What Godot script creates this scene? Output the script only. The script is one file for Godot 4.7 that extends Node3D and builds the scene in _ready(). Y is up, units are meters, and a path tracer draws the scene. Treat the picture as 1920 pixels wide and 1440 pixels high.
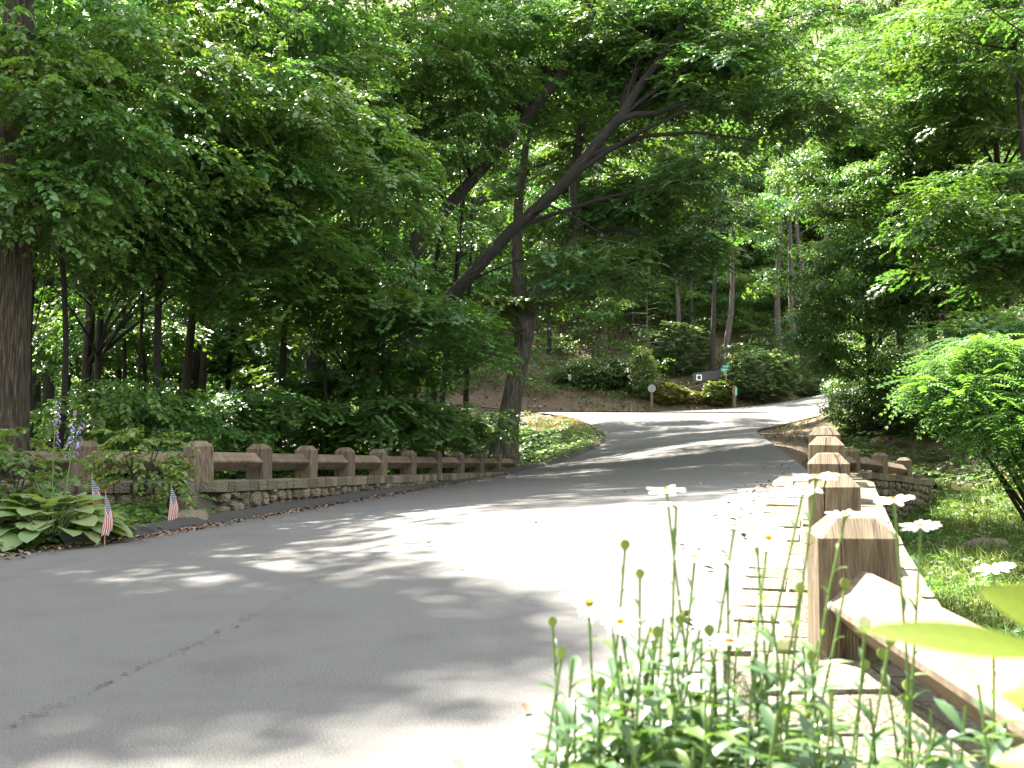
extends Node3D

# ------------------------------------------------------------------ frame
# x to the right, y up, the lens looks along -z. Points of the plan are given as (x, distance, height from the eye).
const F := 1978.0
const EYE := 1.2
const PITCH := 0.0402
const POST_H := 0.49
const POST_W := 0.27

var rng := RandomNumberGenerator.new()
var M := {}
var SP := {}
var used := {}
var noise := FastNoiseLite.new()

func W(x: float, d: float, y: float) -> Vector3:
	return Vector3(x, y + EYE, -d)

func P(u: float, v: float, d: float) -> Vector3:
	var tx := (u - 960.0) / F
	var ty := (720.0 - v) / F
	var dir := Vector3(tx, ty * cos(PITCH) + sin(PITCH), ty * sin(PITCH) - cos(PITCH))
	return Vector3(0, EYE, 0) + dir * (d / -dir.z)

func rf(a: float, b: float) -> float:
	return rng.randf_range(a, b)

# ------------------------------------------------------------------ mesh builder
class MB:
	var v := PackedVector3Array()
	var n := PackedVector3Array()
	var c := PackedColorArray()
	var t := PackedVector2Array()
	var idx := PackedInt32Array()
	func vert(p: Vector3, nn: Vector3, uv := Vector2.ZERO, col := Color.WHITE) -> int:
		v.append(p); n.append(nn); t.append(uv); c.append(col)
		return v.size() - 1
	func tri(a: Vector3, b: Vector3, d: Vector3, col := Color.WHITE) -> void:
		var nn := (b - a).cross(d - a)
		if nn.length_squared() < 1e-14:
			return
		nn = nn.normalized()
		var k := v.size()
		for p in [a, b, d]:
			vert(p, nn, Vector2(p.x, p.y), col)
		idx.append_array(PackedInt32Array([k, k + 2, k + 1]))
	func quad(a: Vector3, b: Vector3, d: Vector3, e: Vector3, col := Color.WHITE) -> void:
		tri(a, b, d, col); tri(a, d, e, col)
	func box(lo: Vector3, hi: Vector3) -> void:
		var p := []
		for k in 8:
			p.append(Vector3(hi.x if k & 1 else lo.x, hi.y if k & 2 else lo.y, hi.z if k & 4 else lo.z))
		quad(p[0], p[2], p[3], p[1]); quad(p[4], p[5], p[7], p[6])
		quad(p[0], p[4], p[6], p[2]); quad(p[1], p[3], p[7], p[5])
		quad(p[0], p[1], p[5], p[4]); quad(p[2], p[6], p[7], p[3])
	func tube(pts: Array, rads: Array, sides := 6, rough := 0.0, ns: FastNoiseLite = null, col := Color.WHITE, close := false) -> void:
		var side := Vector3.RIGHT
		var rows := []
		var run := 0.0
		for i in pts.size():
			var fw: Vector3 = (pts[min(i + 1, pts.size() - 1)] - pts[max(i - 1, 0)]).normalized()
			if i > 0:
				run += pts[i].distance_to(pts[i - 1])
			if absf(fw.dot(side)) > 0.95:
				side = Vector3.FORWARD if absf(fw.z) < 0.9 else Vector3.UP
			side = (side - fw * fw.dot(side)).normalized()
			var up := fw.cross(side)
			var row := []
			for k in sides + 1:
				var a := TAU * k / sides
				var dir := side * cos(a) + up * sin(a)
				var r: float = rads[i]
				if ns and rough > 0.0:
					r *= 1.0 + rough * ns.get_noise_3d(cos(a) * 40.0 + pts[0].x * 7.0, sin(a) * 40.0 + pts[0].z * 5.0, run * 14.0)
				row.append(vert(pts[i] + dir * r, dir, Vector2(float(k) / sides, run / maxf(0.05, TAU * rads[0])), col))
			rows.append(row)
		for i in rows.size() - 1:
			for k in sides:
				idx.append_array(PackedInt32Array([rows[i][k], rows[i + 1][k], rows[i + 1][k + 1], rows[i][k], rows[i + 1][k + 1], rows[i][k + 1]]))
		if close:
			for e in [0, rows.size() - 1]:
				var out: Vector3 = (pts[e] - pts[1 if e == 0 else e - 1]).normalized()
				var m := vert(pts[e], out, Vector2(0.5, 0.5), col)
				for k in sides + 1:
					vert(v[rows[e][k]], out, Vector2(0.5, 0.5), col)
				for k in sides:
					idx.append_array(PackedInt32Array([m, m + 1 + k, m + 2 + k]))
	# a folded, drooping leaf; prof lists half widths along it
	func leaf(o: Vector3, dir: Vector3, up: Vector3, length: float, width: float, fold: float, droop: float, prof: Array, col := Color.WHITE) -> void:
		dir = dir.normalized()
		var sd := dir.cross(up).normalized()
		up = sd.cross(dir).normalized()
		var mids := []
		var lefts := []
		var rights := []
		var m: int = prof.size() - 1
		for i in m + 1:
			var q := float(i) / m
			var w: float = prof[i] * width
			var ctr := o + dir * length * q * (1.0 - 0.25 * droop * q) - up * droop * length * q * q
			var nn := (up + dir * 2.0 * droop * q).normalized()
			mids.append(vert(ctr, nn, Vector2(0.5, q), col))
			if w > 0.0001:
				lefts.append(vert(ctr - sd * w + up * fold * w, (nn + sd * fold).normalized(), Vector2(0.0, q), col))
				rights.append(vert(ctr + sd * w + up * fold * w, (nn - sd * fold).normalized(), Vector2(1.0, q), col))
			else:
				lefts.append(-1); rights.append(-1)
		for i in m:
			for s in [lefts, rights]:
				if s[i] >= 0 and s[i + 1] >= 0:
					idx.append_array(PackedInt32Array([mids[i], s[i], s[i + 1], mids[i], s[i + 1], mids[i + 1]]))
				elif s[i + 1] >= 0:
					idx.append_array(PackedInt32Array([mids[i], s[i + 1], mids[i + 1]]))
				elif s[i] >= 0:
					idx.append_array(PackedInt32Array([mids[i], s[i], mids[i + 1]]))
	# a palmate leaf: five points around the end of its stalk
	func palm(o: Vector3, dir: Vector3, up: Vector3, size: float, col := Color.WHITE) -> void:
		dir = dir.normalized()
		var sd := dir.cross(up).normalized()
		up = sd.cross(dir).normalized()
		var ctr := vert(o + dir * size * 0.22, up, Vector2(0.5, 0.2), col)
		var ring := []
		for a in [[-2.5, 0.28], [-1.75, 0.56], [-1.2, 0.38], [-0.75, 0.72], [-0.35, 0.42], [0.0, 0.86], [0.35, 0.42], [0.75, 0.72], [1.2, 0.38], [1.75, 0.56], [2.5, 0.28]]:
			var q: float = a[1]
			ring.append(vert(o + dir * size * 0.22 + (dir * cos(a[0]) + sd * sin(a[0])) * size * q - up * size * q * q * 0.3, (up + (dir * cos(a[0]) + sd * sin(a[0])) * 0.4).normalized(), Vector2(0.5, q), col))
		for i in ring.size() - 1:
			idx.append_array(PackedInt32Array([ctr, ring[i], ring[i + 1]]))
	func mesh(mat: Material = null) -> ArrayMesh:
		# every face is wound to agree with its normals
		for k in range(0, idx.size(), 3):
			var i0 := idx[k]
			var i1 := idx[k + 1]
			var i2 := idx[k + 2]
			if (v[i1] - v[i0]).cross(v[i2] - v[i0]).dot(n[i0] + n[i1] + n[i2]) > 0.0:
				idx[k + 1] = i2
				idx[k + 2] = i1
		var a := []
		a.resize(Mesh.ARRAY_MAX)
		a[Mesh.ARRAY_VERTEX] = v; a[Mesh.ARRAY_NORMAL] = n; a[Mesh.ARRAY_COLOR] = c; a[Mesh.ARRAY_TEX_UV] = t; a[Mesh.ARRAY_INDEX] = idx
		var m := ArrayMesh.new()
		m.add_surface_from_arrays(Mesh.PRIMITIVE_TRIANGLES, a)
		if mat:
			m.surface_set_material(0, mat)
		return m

# copies of one small shape (leaf sprays, grass)
class Spread:
	var tr: Array[Transform3D] = []
	var co := PackedColorArray()
	func put(x: Transform3D, c: Color) -> void:
		tr.append(x); co.append(c)

func spread_node(s: Spread, called: String, mesh: Mesh, parent: Node, origin := Vector3.ZERO) -> MultiMeshInstance3D:
	var mm := MultiMesh.new()
	mm.transform_format = MultiMesh.TRANSFORM_3D
	mm.use_colors = true
	mm.mesh = mesh
	mm.instance_count = s.tr.size()
	for i in s.tr.size():
		var x := s.tr[i]
		x.origin -= origin
		mm.set_instance_transform(i, x)
		mm.set_instance_color(i, s.co[i])
	var o := MultiMeshInstance3D.new()
	o.multimesh = mm
	o.name = called
	o.set_meta("kind", "stuff")
	parent.add_child(o, true)
	return o

func numbered(called: String) -> String:
	used[called] = used.get(called, -1) + 1
	return called if used[called] == 0 else "%s_%03d" % [called, used[called]]

func thing(called: String, label: String, category: String, at := Vector3.ZERO, group := "") -> Node3D:
	var o := Node3D.new()
	o.name = numbered(called)
	add_child(o)
	o.position = at
	o.set_meta("label", label); o.set_meta("category", category)
	if group:
		o.set_meta("group", group)
	return o

func part(called: String, mesh: Mesh, mat: Material, parent: Node, x := Transform3D.IDENTITY) -> MeshInstance3D:
	var o := MeshInstance3D.new()
	o.name = called
	o.mesh = mesh
	if mat:
		o.material_override = mat
	o.transform = x
	parent.add_child(o, true)
	return o

func setting(called: String, mesh: Mesh, mat: Material, label := "", category := "") -> MeshInstance3D:
	var o := part(called, mesh, mat, self)
	o.set_meta("kind", "structure")
	if label:
		o.set_meta("label", label); o.set_meta("category", category)
	return o

# ------------------------------------------------------------------ materials
func ntex(freq: float, ramp: Array, seed_no: int, octaves := 5, size := 512, kind := FastNoiseLite.TYPE_SIMPLEX_SMOOTH, stretch := Vector2.ONE) -> ImageTexture:
	var f := FastNoiseLite.new()
	f.seed = seed_no
	f.noise_type = kind
	f.frequency = freq
	f.fractal_octaves = octaves
	f.fractal_gain = 0.55
	var g := Gradient.new()
	g.offsets = PackedFloat32Array(ramp.map(func(e): return e[0]))
	g.colors = PackedColorArray(ramp.map(func(e): return e[1]))
	# stretch below 1 draws the pattern out along that side
	var raw := f.get_seamless_image(maxi(16, int(size * stretch.x)), maxi(16, int(size * stretch.y)), false, false, 0.2, true)
	raw.resize(size, size, Image.INTERPOLATE_CUBIC)
	var im := Image.create(size, size, false, Image.FORMAT_RGB8)
	for y in size:
		for x in size:
			im.set_pixel(x, y, g.sample(raw.get_pixel(x, y).r))
	return ImageTexture.create_from_image(im)

# end grain, long fibres, a few knots that push the fibres aside
func wood_tex(seed_no: int) -> Array:
	var f := FastNoiseLite.new()
	f.seed = seed_no
	f.frequency = 1.0
	f.fractal_octaves = 3
	var g := Gradient.new()
	g.offsets = PackedFloat32Array([0.12, 0.36, 0.55, 0.85])
	g.colors = PackedColorArray([lin(0.07, 0.05, 0.032), lin(0.17, 0.13, 0.085), lin(0.27, 0.22, 0.155), lin(0.4, 0.345, 0.265)])
	var im := Image.create(512, 512, false, Image.FORMAT_RGB8)
	var hm := Image.create(512, 512, false, Image.FORMAT_RGB8)
	var knots := []
	for i in 5:
		knots.append(Vector3(rf(0, 1), rf(0, 1), rf(0.012, 0.028)))
	for y in 512:
		for x in 512:
			var u := x / 512.0
			var v := y / 512.0
			var dark := 0.0
			for k in knots:
				var e := Vector2(u - k.x, (v - k.y) * 0.55)
				var q := e.length()
				if q < k.z * 6.0:
					u += signf(e.x) * k.z * 0.9 * exp(-q * q / (k.z * k.z * 4.0))
					dark += 0.5 * exp(-q * q / (k.z * k.z * 0.5))
			u += 0.02 * f.get_noise_2d(u * 3.0, v * 2.2)
			var ring := sin(u * 95.0 + 5.0 * f.get_noise_2d(u * 5.0, v * 0.8)) * 0.5
			var val := 0.5 + 0.16 * ring + 0.3 * f.get_noise_2d(u * 120.0, v * 5.0) + 0.28 * f.get_noise_2d(u * 14.0 + 9.0, v * 2.5 + 4.0) - dark * 0.5
			im.set_pixel(x, y, g.sample(clampf(val, 0.0, 1.0)))
			var h := clampf(0.5 + 0.2 * ring + 0.5 * f.get_noise_2d(u * 120.0, v * 5.0), 0.0, 1.0)
			hm.set_pixel(x, y, Color(h, h, h))
	return [ImageTexture.create_from_image(im), ImageTexture.create_from_image(hm)]

func lin(r: float, g: float, b: float) -> Color:
	return Color(r, g, b).linear_to_srgb()

func gray(a: float) -> Color:
	return lin(a, a, a)

func make_materials() -> void:
	var bumpy := ntex(0.05, [[0.15, Color.BLACK], [0.85, Color.WHITE]], 5, 5, 256)
	var fine := ntex(0.4, [[0.2, Color.BLACK], [0.8, Color.WHITE]], 6, 3, 512)
	# asphalt: pale worn stone chips in grey binder
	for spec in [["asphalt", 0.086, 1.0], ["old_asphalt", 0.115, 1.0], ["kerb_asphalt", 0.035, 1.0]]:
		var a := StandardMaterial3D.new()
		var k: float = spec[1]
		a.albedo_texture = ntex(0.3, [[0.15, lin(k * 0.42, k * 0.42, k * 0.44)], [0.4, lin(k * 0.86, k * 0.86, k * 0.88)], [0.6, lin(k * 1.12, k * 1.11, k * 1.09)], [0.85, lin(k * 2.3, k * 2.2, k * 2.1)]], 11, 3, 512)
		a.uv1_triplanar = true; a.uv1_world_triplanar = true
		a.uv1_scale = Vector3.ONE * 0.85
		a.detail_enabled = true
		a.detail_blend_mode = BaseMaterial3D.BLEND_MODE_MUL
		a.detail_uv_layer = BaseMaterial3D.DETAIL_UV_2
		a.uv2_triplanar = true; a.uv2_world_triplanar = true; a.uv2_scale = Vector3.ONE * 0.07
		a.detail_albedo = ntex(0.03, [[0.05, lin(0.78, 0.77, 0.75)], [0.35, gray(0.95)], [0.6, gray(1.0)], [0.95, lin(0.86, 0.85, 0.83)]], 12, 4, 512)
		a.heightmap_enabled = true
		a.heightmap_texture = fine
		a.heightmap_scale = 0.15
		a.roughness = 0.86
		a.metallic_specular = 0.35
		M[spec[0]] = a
	var soil := StandardMaterial3D.new()
	soil.albedo_texture = ntex(0.12, [[0.15, lin(0.022, 0.016, 0.01)], [0.4, lin(0.055, 0.038, 0.024)], [0.6, lin(0.1, 0.07, 0.045)], [0.8, lin(0.18, 0.135, 0.09)]], 21, 5, 512)
	soil.uv1_triplanar = true; soil.uv1_world_triplanar = true; soil.uv1_scale = Vector3.ONE * 0.55
	soil.heightmap_enabled = true; soil.heightmap_texture = bumpy; soil.heightmap_scale = 6.0
	soil.roughness = 0.95
	M.soil = soil
	# bark
	for spec in [["bark_dark", [0.008, 0.007, 0.0055], [0.022, 0.019, 0.015], [0.06, 0.054, 0.043]], ["bark_brown", [0.014, 0.0105, 0.007], [0.05, 0.039, 0.026], [0.105, 0.084, 0.057]], ["bark_grey", [0.03, 0.027, 0.022], [0.09, 0.08, 0.066], [0.18, 0.17, 0.145]]]:
		var b := StandardMaterial3D.new()
		var lo: Array = spec[1]
		var md: Array = spec[2]
		var hi: Array = spec[3]
		b.albedo_texture = ntex(0.09, [[0.25, lin(lo[0], lo[1], lo[2])], [0.5, lin(md[0], md[1], md[2])], [0.75, lin(hi[0], hi[1], hi[2])]], 31 + M.size(), 5, 256, FastNoiseLite.TYPE_SIMPLEX_SMOOTH, Vector2(1.0, 0.25))
		b.heightmap_enabled = true
		b.heightmap_texture = ntex(0.09, [[0.3, Color.BLACK], [0.65, Color.WHITE]], 31 + M.size(), 4, 256, FastNoiseLite.TYPE_SIMPLEX_SMOOTH, Vector2(1.0, 0.2))
		b.heightmap_scale = 4.0
		b.uv1_scale = Vector3(2, 1, 1)
		b.roughness = 0.92
		M[spec[0]] = b
	# weathered timber: grain runs along y (posts) or z (rails)
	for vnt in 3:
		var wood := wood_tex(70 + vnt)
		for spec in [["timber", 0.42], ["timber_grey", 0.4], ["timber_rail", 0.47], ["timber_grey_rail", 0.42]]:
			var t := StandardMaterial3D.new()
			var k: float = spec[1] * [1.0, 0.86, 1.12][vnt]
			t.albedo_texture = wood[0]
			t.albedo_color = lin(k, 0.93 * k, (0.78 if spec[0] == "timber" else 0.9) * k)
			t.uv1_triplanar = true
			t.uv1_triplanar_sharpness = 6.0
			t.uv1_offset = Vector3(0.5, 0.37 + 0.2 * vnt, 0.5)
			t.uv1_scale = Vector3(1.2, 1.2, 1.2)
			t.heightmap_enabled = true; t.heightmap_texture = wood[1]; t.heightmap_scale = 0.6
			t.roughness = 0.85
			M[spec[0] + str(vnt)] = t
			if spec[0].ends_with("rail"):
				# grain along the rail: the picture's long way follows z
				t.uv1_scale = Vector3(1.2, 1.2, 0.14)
	# stone, several tones; lichen and moss are patches in the texture
	var tones := [[0.11, 0.096, 0.07], [0.14, 0.122, 0.088], [0.085, 0.073, 0.052], [0.13, 0.104, 0.072], [0.165, 0.145, 0.11]]
	for i in tones.size():
		var s := StandardMaterial3D.new()
		var q: Array = tones[i]
		s.albedo_texture = ntex(0.07, [[0.15, lin(q[0] * 0.4, q[1] * 0.4, q[2] * 0.38)], [0.42, lin(q[0] * 0.85, q[1] * 0.85, q[2] * 0.82)], [0.62, lin(q[0] * 1.15, q[1] * 1.15, q[2] * 1.12)], [0.78, lin(q[0] * 1.0, q[1] * 1.1, q[2] * 0.75)]], 51 + i, 5, 256)
		s.uv1_triplanar = true; s.uv1_world_triplanar = true; s.uv1_scale = Vector3.ONE * 2.1
		s.heightmap_enabled = true; s.heightmap_texture = bumpy; s.heightmap_scale = 1.6
		s.roughness = 0.9
		M["stone%d" % i] = s
	var moss := StandardMaterial3D.new()
	moss.albedo_texture = ntex(0.1, [[0.2, lin(0.03, 0.035, 0.012)], [0.5, lin(0.09, 0.1, 0.03)], [0.7, lin(0.16, 0.14, 0.09)]], 61, 4, 256)
	moss.uv1_triplanar = true; moss.uv1_world_triplanar = true; moss.uv1_scale = Vector3.ONE * 1.5
	moss.heightmap_enabled = true; moss.heightmap_texture = bumpy; moss.heightmap_scale = 3.0
	moss.roughness = 1.0
	M.moss = moss
	var mortar := StandardMaterial3D.new()
	mortar.albedo_texture = ntex(0.15, [[0.2, lin(0.08, 0.072, 0.058)], [0.8, lin(0.17, 0.155, 0.125)]], 62, 4, 256)
	mortar.uv1_triplanar = true; mortar.uv1_world_triplanar = true
	mortar.roughness = 1.0
	M.mortar = mortar
	# leaves: colour comes with the copies; thin, so light passes
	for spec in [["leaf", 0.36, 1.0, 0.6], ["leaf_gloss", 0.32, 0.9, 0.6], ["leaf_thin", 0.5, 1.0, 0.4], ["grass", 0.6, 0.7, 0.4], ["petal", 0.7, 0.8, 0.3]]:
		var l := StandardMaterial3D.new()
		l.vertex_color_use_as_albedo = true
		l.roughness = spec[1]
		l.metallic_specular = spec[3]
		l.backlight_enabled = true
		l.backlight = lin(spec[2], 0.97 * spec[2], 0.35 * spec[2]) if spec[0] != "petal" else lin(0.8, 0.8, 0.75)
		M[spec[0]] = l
	var plain := StandardMaterial3D.new()
	plain.vertex_color_use_as_albedo = true
	plain.roughness = 0.8
	M.plain = plain

func flat(r: float, g: float, b: float, rough := 0.7, metal := 0.0) -> StandardMaterial3D:
	var m := StandardMaterial3D.new()
	m.albedo_color = lin(r, g, b)
	m.roughness = rough
	m.metallic = metal
	return m

# ------------------------------------------------------------------ leaf sprays
const OVATE := [0.0, 0.62, 1.0, 0.72, 0.0]
const SIMPLE := [0.0, 1.0, 0.0]
const LANCE := [0.12, 0.75, 1.0, 0.7, 0.0]

func tint(k := 0.25) -> Color:
	var b := 1.0 + rf(-k, k)
	return Color(b * rf(0.9, 1.15), b, b * rf(0.8, 1.1))

func make_sprays() -> void:
	var brown := Color(0.55, 0.3, 0.6)
	# ovate leaves, alternate along a twig (birch, beech)
	for vnt in 2:
		var m := MB.new()
		var pts := []
		for i in 5:
			pts.append(Vector3(sin(i * 0.7 + vnt) * 0.015, -0.012 * i * i, -0.12 * i))
		m.tube(pts, [0.004, 0.0035, 0.003, 0.002, 0.001], 3, 0.0, null, brown)
		for i in 13:
			var q := i / 12.0
			var at: Vector3 = pts[mini(int(q * 4.0), 3)].lerp(pts[mini(int(q * 4.0) + 1, 4)], fmod(q * 4.0, 1.0) if q < 1.0 else 1.0)
			var s := -1.0 if i % 2 else 1.0
			var dir := Vector3(s * rf(0.75, 1.0), rf(-0.35, 0.15), rf(-0.9, -0.3)) if i < 12 else Vector3(0, -0.3, -1)
			m.leaf(at, dir, Vector3(rf(-0.6, 0.6), 1, rf(-0.6, 0.6)), rf(0.1, 0.15), rf(0.03, 0.042), rf(0.1, 0.35), rf(0.1, 0.4), OVATE, tint())
			if i % 3 == 0:
				m.leaf(at + Vector3(0, 0.01, 0), dir + Vector3(rf(-0.6, 0.6), 0.3, rf(-0.3, 0.5)), Vector3(rf(-0.4, 0.4), 1, rf(-0.4, 0.4)), rf(0.08, 0.12), rf(0.024, 0.034), 0.2, 0.3, OVATE, tint())
		SP["ovate%d" % vnt] = m.mesh(M.leaf)
	# maple: pairs of palmate leaves
	for vnt in 2:
		var m := MB.new()
		m.tube([Vector3.ZERO, Vector3(0.01, -0.02, -0.25), Vector3(0, -0.06, -0.5)], [0.004, 0.003, 0.0012], 3, 0.0, null, brown)
		for i in 7:
			var at := Vector3(0, -0.06 * pow(i / 6.0, 2), -0.5 * i / 6.0)
			for s in [-1.0, 1.0]:
				var dir := Vector3(s * rf(0.7, 1.1), rf(-0.3, 0.12), rf(-0.9, -0.05))
				m.palm(at + dir * rf(0.05, 0.09), dir, Vector3(rf(-0.35, 0.35), 1, rf(-0.3, 0.4)), rf(0.085, 0.125), tint())
		m.palm(Vector3(0, -0.07, -0.54), Vector3(0, -0.4, -1), Vector3.UP, 0.13, tint())
		SP["maple%d" % vnt] = m.mesh(M.leaf)
	# loose clump for trees farther away
	for vnt in 2:
		var m := MB.new()
		for i in 34:
			var a := rf(0, TAU)
			var r := sqrt(rng.randf()) * 0.55
			var at := Vector3(cos(a) * r, rf(-0.1, 0.1) - r * r * 0.3, sin(a) * r)
			m.leaf(at, Vector3(cos(a + rf(-0.8, 0.8)), rf(-0.6, 0.1), sin(a + rf(-0.8, 0.8))), Vector3(rf(-0.5, 0.5), 1, rf(-0.5, 0.5)), rf(0.13, 0.2), rf(0.045, 0.065), rf(0.1, 0.3), 0.2, SIMPLE, tint())
		SP["clump%d" % vnt] = m.mesh(M.leaf)
	# rhododendron: whorl of long stiff leaves
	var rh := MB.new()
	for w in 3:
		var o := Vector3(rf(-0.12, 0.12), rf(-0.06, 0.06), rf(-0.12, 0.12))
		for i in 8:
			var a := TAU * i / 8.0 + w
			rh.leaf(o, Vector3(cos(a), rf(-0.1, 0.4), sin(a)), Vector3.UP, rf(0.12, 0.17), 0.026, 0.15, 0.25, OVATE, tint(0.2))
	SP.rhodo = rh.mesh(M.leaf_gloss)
	# pinnate frond (locust, sumac)
	for vnt in 2:
		var fr := MB.new()
		var pts := []
		for i in 6:
			pts.append(Vector3(0.02 * sin(i + vnt), -0.016 * i * i, -0.075 * i))
		fr.tube(pts, [0.003, 0.0025, 0.002, 0.002, 0.0015, 0.001], 3, 0.0, null, Color(1.2, 1.1, 1.0))
		for i in 11:
			var q := i / 10.0 * 5.0
			var at: Vector3 = pts[mini(int(q), 4)].lerp(pts[mini(int(q) + 1, 5)], q - mini(int(q), 4))
			for s in [-1.0, 1.0]:
				fr.leaf(at, Vector3(s, rf(-0.4, 0.0), -0.35), Vector3(rf(-0.2, 0.2), 1, 0), (0.085 if i < 9 else 0.06) * rf(0.85, 1.1), 0.014, 0.2, 0.3, LANCE, tint(0.15))
		fr.leaf(pts[5], Vector3(0, -0.5, -1), Vector3.UP, 0.06, 0.012, 0.2, 0.2, LANCE, tint(0.15))
		SP["frond%d" % vnt] = fr.mesh(M.leaf_thin)
	# low ground cover
	var gc := MB.new()
	for i in 14:
		var a := rf(0, TAU)
		var r := rf(0.0, 0.13)
		var at := Vector3(cos(a) * r, rf(0.02, 0.1), sin(a) * r)
		gc.leaf(at, Vector3(cos(a), rf(-0.2, 0.5), sin(a)), Vector3(rf(-0.4, 0.4), 1, rf(-0.4, 0.4)), rf(0.04, 0.075), rf(0.015, 0.025), 0.2, 0.25, SIMPLE if i % 2 else OVATE, tint())
	SP.cover = gc.mesh(M.leaf)
	# grass tuft
	for vnt in 2:
		var g := MB.new()
		for i in 16:
			var a := rf(0, TAU)
			var l := rf(0.14, 0.36)
			var o := Vector3(rf(-0.06, 0.06), 0, rf(-0.06, 0.06))
			var sd := Vector3(-sin(a), 0, cos(a)) * rf(0.003, 0.006)
			var mid := o + Vector3(cos(a) * l * 0.18, l * 0.6, sin(a) * l * 0.18)
			var tip := o + Vector3(cos(a) * l * 0.6, l * rf(0.7, 1.0), sin(a) * l * 0.6)
			var col := tint(0.3)
			var nn := Vector3(cos(a), 0.8, sin(a)).normalized()
			var k := g.v.size()
			g.vert(o - sd, nn, Vector2.ZERO, col); g.vert(o + sd, nn, Vector2.ZERO, col); g.vert(mid - sd, nn, Vector2.ZERO, col); g.vert(mid + sd, nn, Vector2.ZERO, col); g.vert(tip, nn, Vector2.ZERO, col)
			g.idx.append_array(PackedInt32Array([k, k + 1, k + 3, k, k + 3, k + 2, k + 2, k + 3, k + 4]))
		SP["grass%d" % vnt] = g.mesh(M.grass)
	# fallen dry leaf
	var dl := MB.new()
	dl.leaf(Vector3(0, 0.004, 0.03), Vector3(0.1, 0.15, -1), Vector3(0.1, 1, 0), 0.075, 0.024, 0.6, -0.15, OVATE)
	SP.dry = dl.mesh(M.plain)

# ------------------------------------------------------------------ road and terrain
var road_l := [[-6.6, -9, -1.16], [-5.3, 1, -1.13], [-4.75, 5, -1.11], [-4.35, 8.8, -1.09], [-3.75, 10.2, -1.09], [-3.2, 12.4, -1.1], [-2.6, 16, -1.16], [-1.45, 22, -1.23], [0.25, 30, -1.25], [1.8, 36, -1.16], [3.9, 45, -0.68], [4.3, 52, -0.2], [3.4, 58.5, 0.45], [1.2, 62.6, 0.87]]
var road_r := [[-1.6, -9, -1.16], [-0.55, 0.6, -1.1], [0.2, 2.9, -1.0], [0.95, 3.8, -0.92], [1.6, 6.1, -0.8], [2.45, 9.0, -0.64], [3.5, 12.7, -0.7], [5.3, 18.7, -0.86], [6.75, 25.3, -0.8], [7.9, 32, -0.53], [10.2, 44, -0.2], [12.3, 49.5, 0.0], [15, 54.5, 0.35], [18.4, 60.4, 0.8]]
var side_n := [[-45, 48, 5.6], [-22, 57.5, 3.2], [-12, 62, 2.1], [-4.3, 64.6, 1.45], [0.9, 62.6, 0.91], [7, 61.5, 0.87], [13, 60.6, 0.83], [18.5, 60.0, 0.84], [25, 64.5, 2.2], [33, 70, 4.2], [60, 84, 10.0]]
var side_f := [[-48, 53, 5.7], [-24, 62.5, 3.3], [-13, 67, 2.2], [-5, 70, 1.5], [1.5, 71, 0.98], [8, 71.5, 0.98], [14, 71.5, 1.15], [19.5, 72.5, 1.8], [25, 75.5, 3.0], [31, 79.5, 4.6], [57, 92, 10.2]]
var quads := []
var edges := []

func smooth_pts(src: Array, n: int) -> Array:
	var out := []
	for i in src.size() - 1:
		var a = src[maxi(i - 1, 0)]
		var b = src[i]
		var c = src[i + 1]
		var e = src[mini(i + 2, src.size() - 1)]
		for k in n:
			var t := float(k) / n
			out.append(_cr(a, b, c, e, t))
	var z = src[-1]
	out.append(Vector3(z[0], z[1], z[2]))
	return out

func _cr(a, b, c, e, t: float) -> Vector3:
	var va := Vector3(a[0], a[1], a[2])
	var vb := Vector3(b[0], b[1], b[2])
	var vc := Vector3(c[0], c[1], c[2])
	var ve := Vector3(e[0], e[1], e[2])
	return 0.5 * (2.0 * vb + (vc - va) * t + (2.0 * va - 5.0 * vb + 4.0 * vc - ve) * t * t + (3.0 * vb - va - 3.0 * vc + ve) * t * t * t)

var L3 := []
var R3 := []
var N3 := []
var F3 := []

func prep_road() -> void:
	L3 = smooth_pts(road_l, 4); R3 = smooth_pts(road_r, 4); N3 = smooth_pts(side_n, 4); F3 = smooth_pts(side_f, 4)
	for pair in [[L3, R3, -1, 1], [N3, F3, -1, 2]]:
		var a: Array = pair[0]
		var b: Array = pair[1]
		for i in a.size() - 1:
			quads.append([a[i], b[i], b[i + 1], a[i + 1]])
			edges.append([a[i], a[i + 1], pair[2] if pair[0] == L3 else (-1 if a[i].x < 6.0 else 1)])
			edges.append([b[i], b[i + 1], pair[3]])

func _bary(p: Vector2, a: Vector3, b: Vector3, c: Vector3) -> float:
	var v0 := Vector2(b.x - a.x, b.y - a.y)
	var v1 := Vector2(c.x - a.x, c.y - a.y)
	var v2 := p - Vector2(a.x, a.y)
	var den := v0.x * v1.y - v1.x * v0.y
	if absf(den) < 1e-9:
		return NAN
	var s := (v2.x * v1.y - v1.x * v2.y) / den
	var t := (v0.x * v2.y - v2.x * v0.y) / den
	if s < -0.001 or t < -0.001 or s + t > 1.001:
		return NAN
	return a.z + s * (b.z - a.z) + t * (c.z - a.z)

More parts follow.
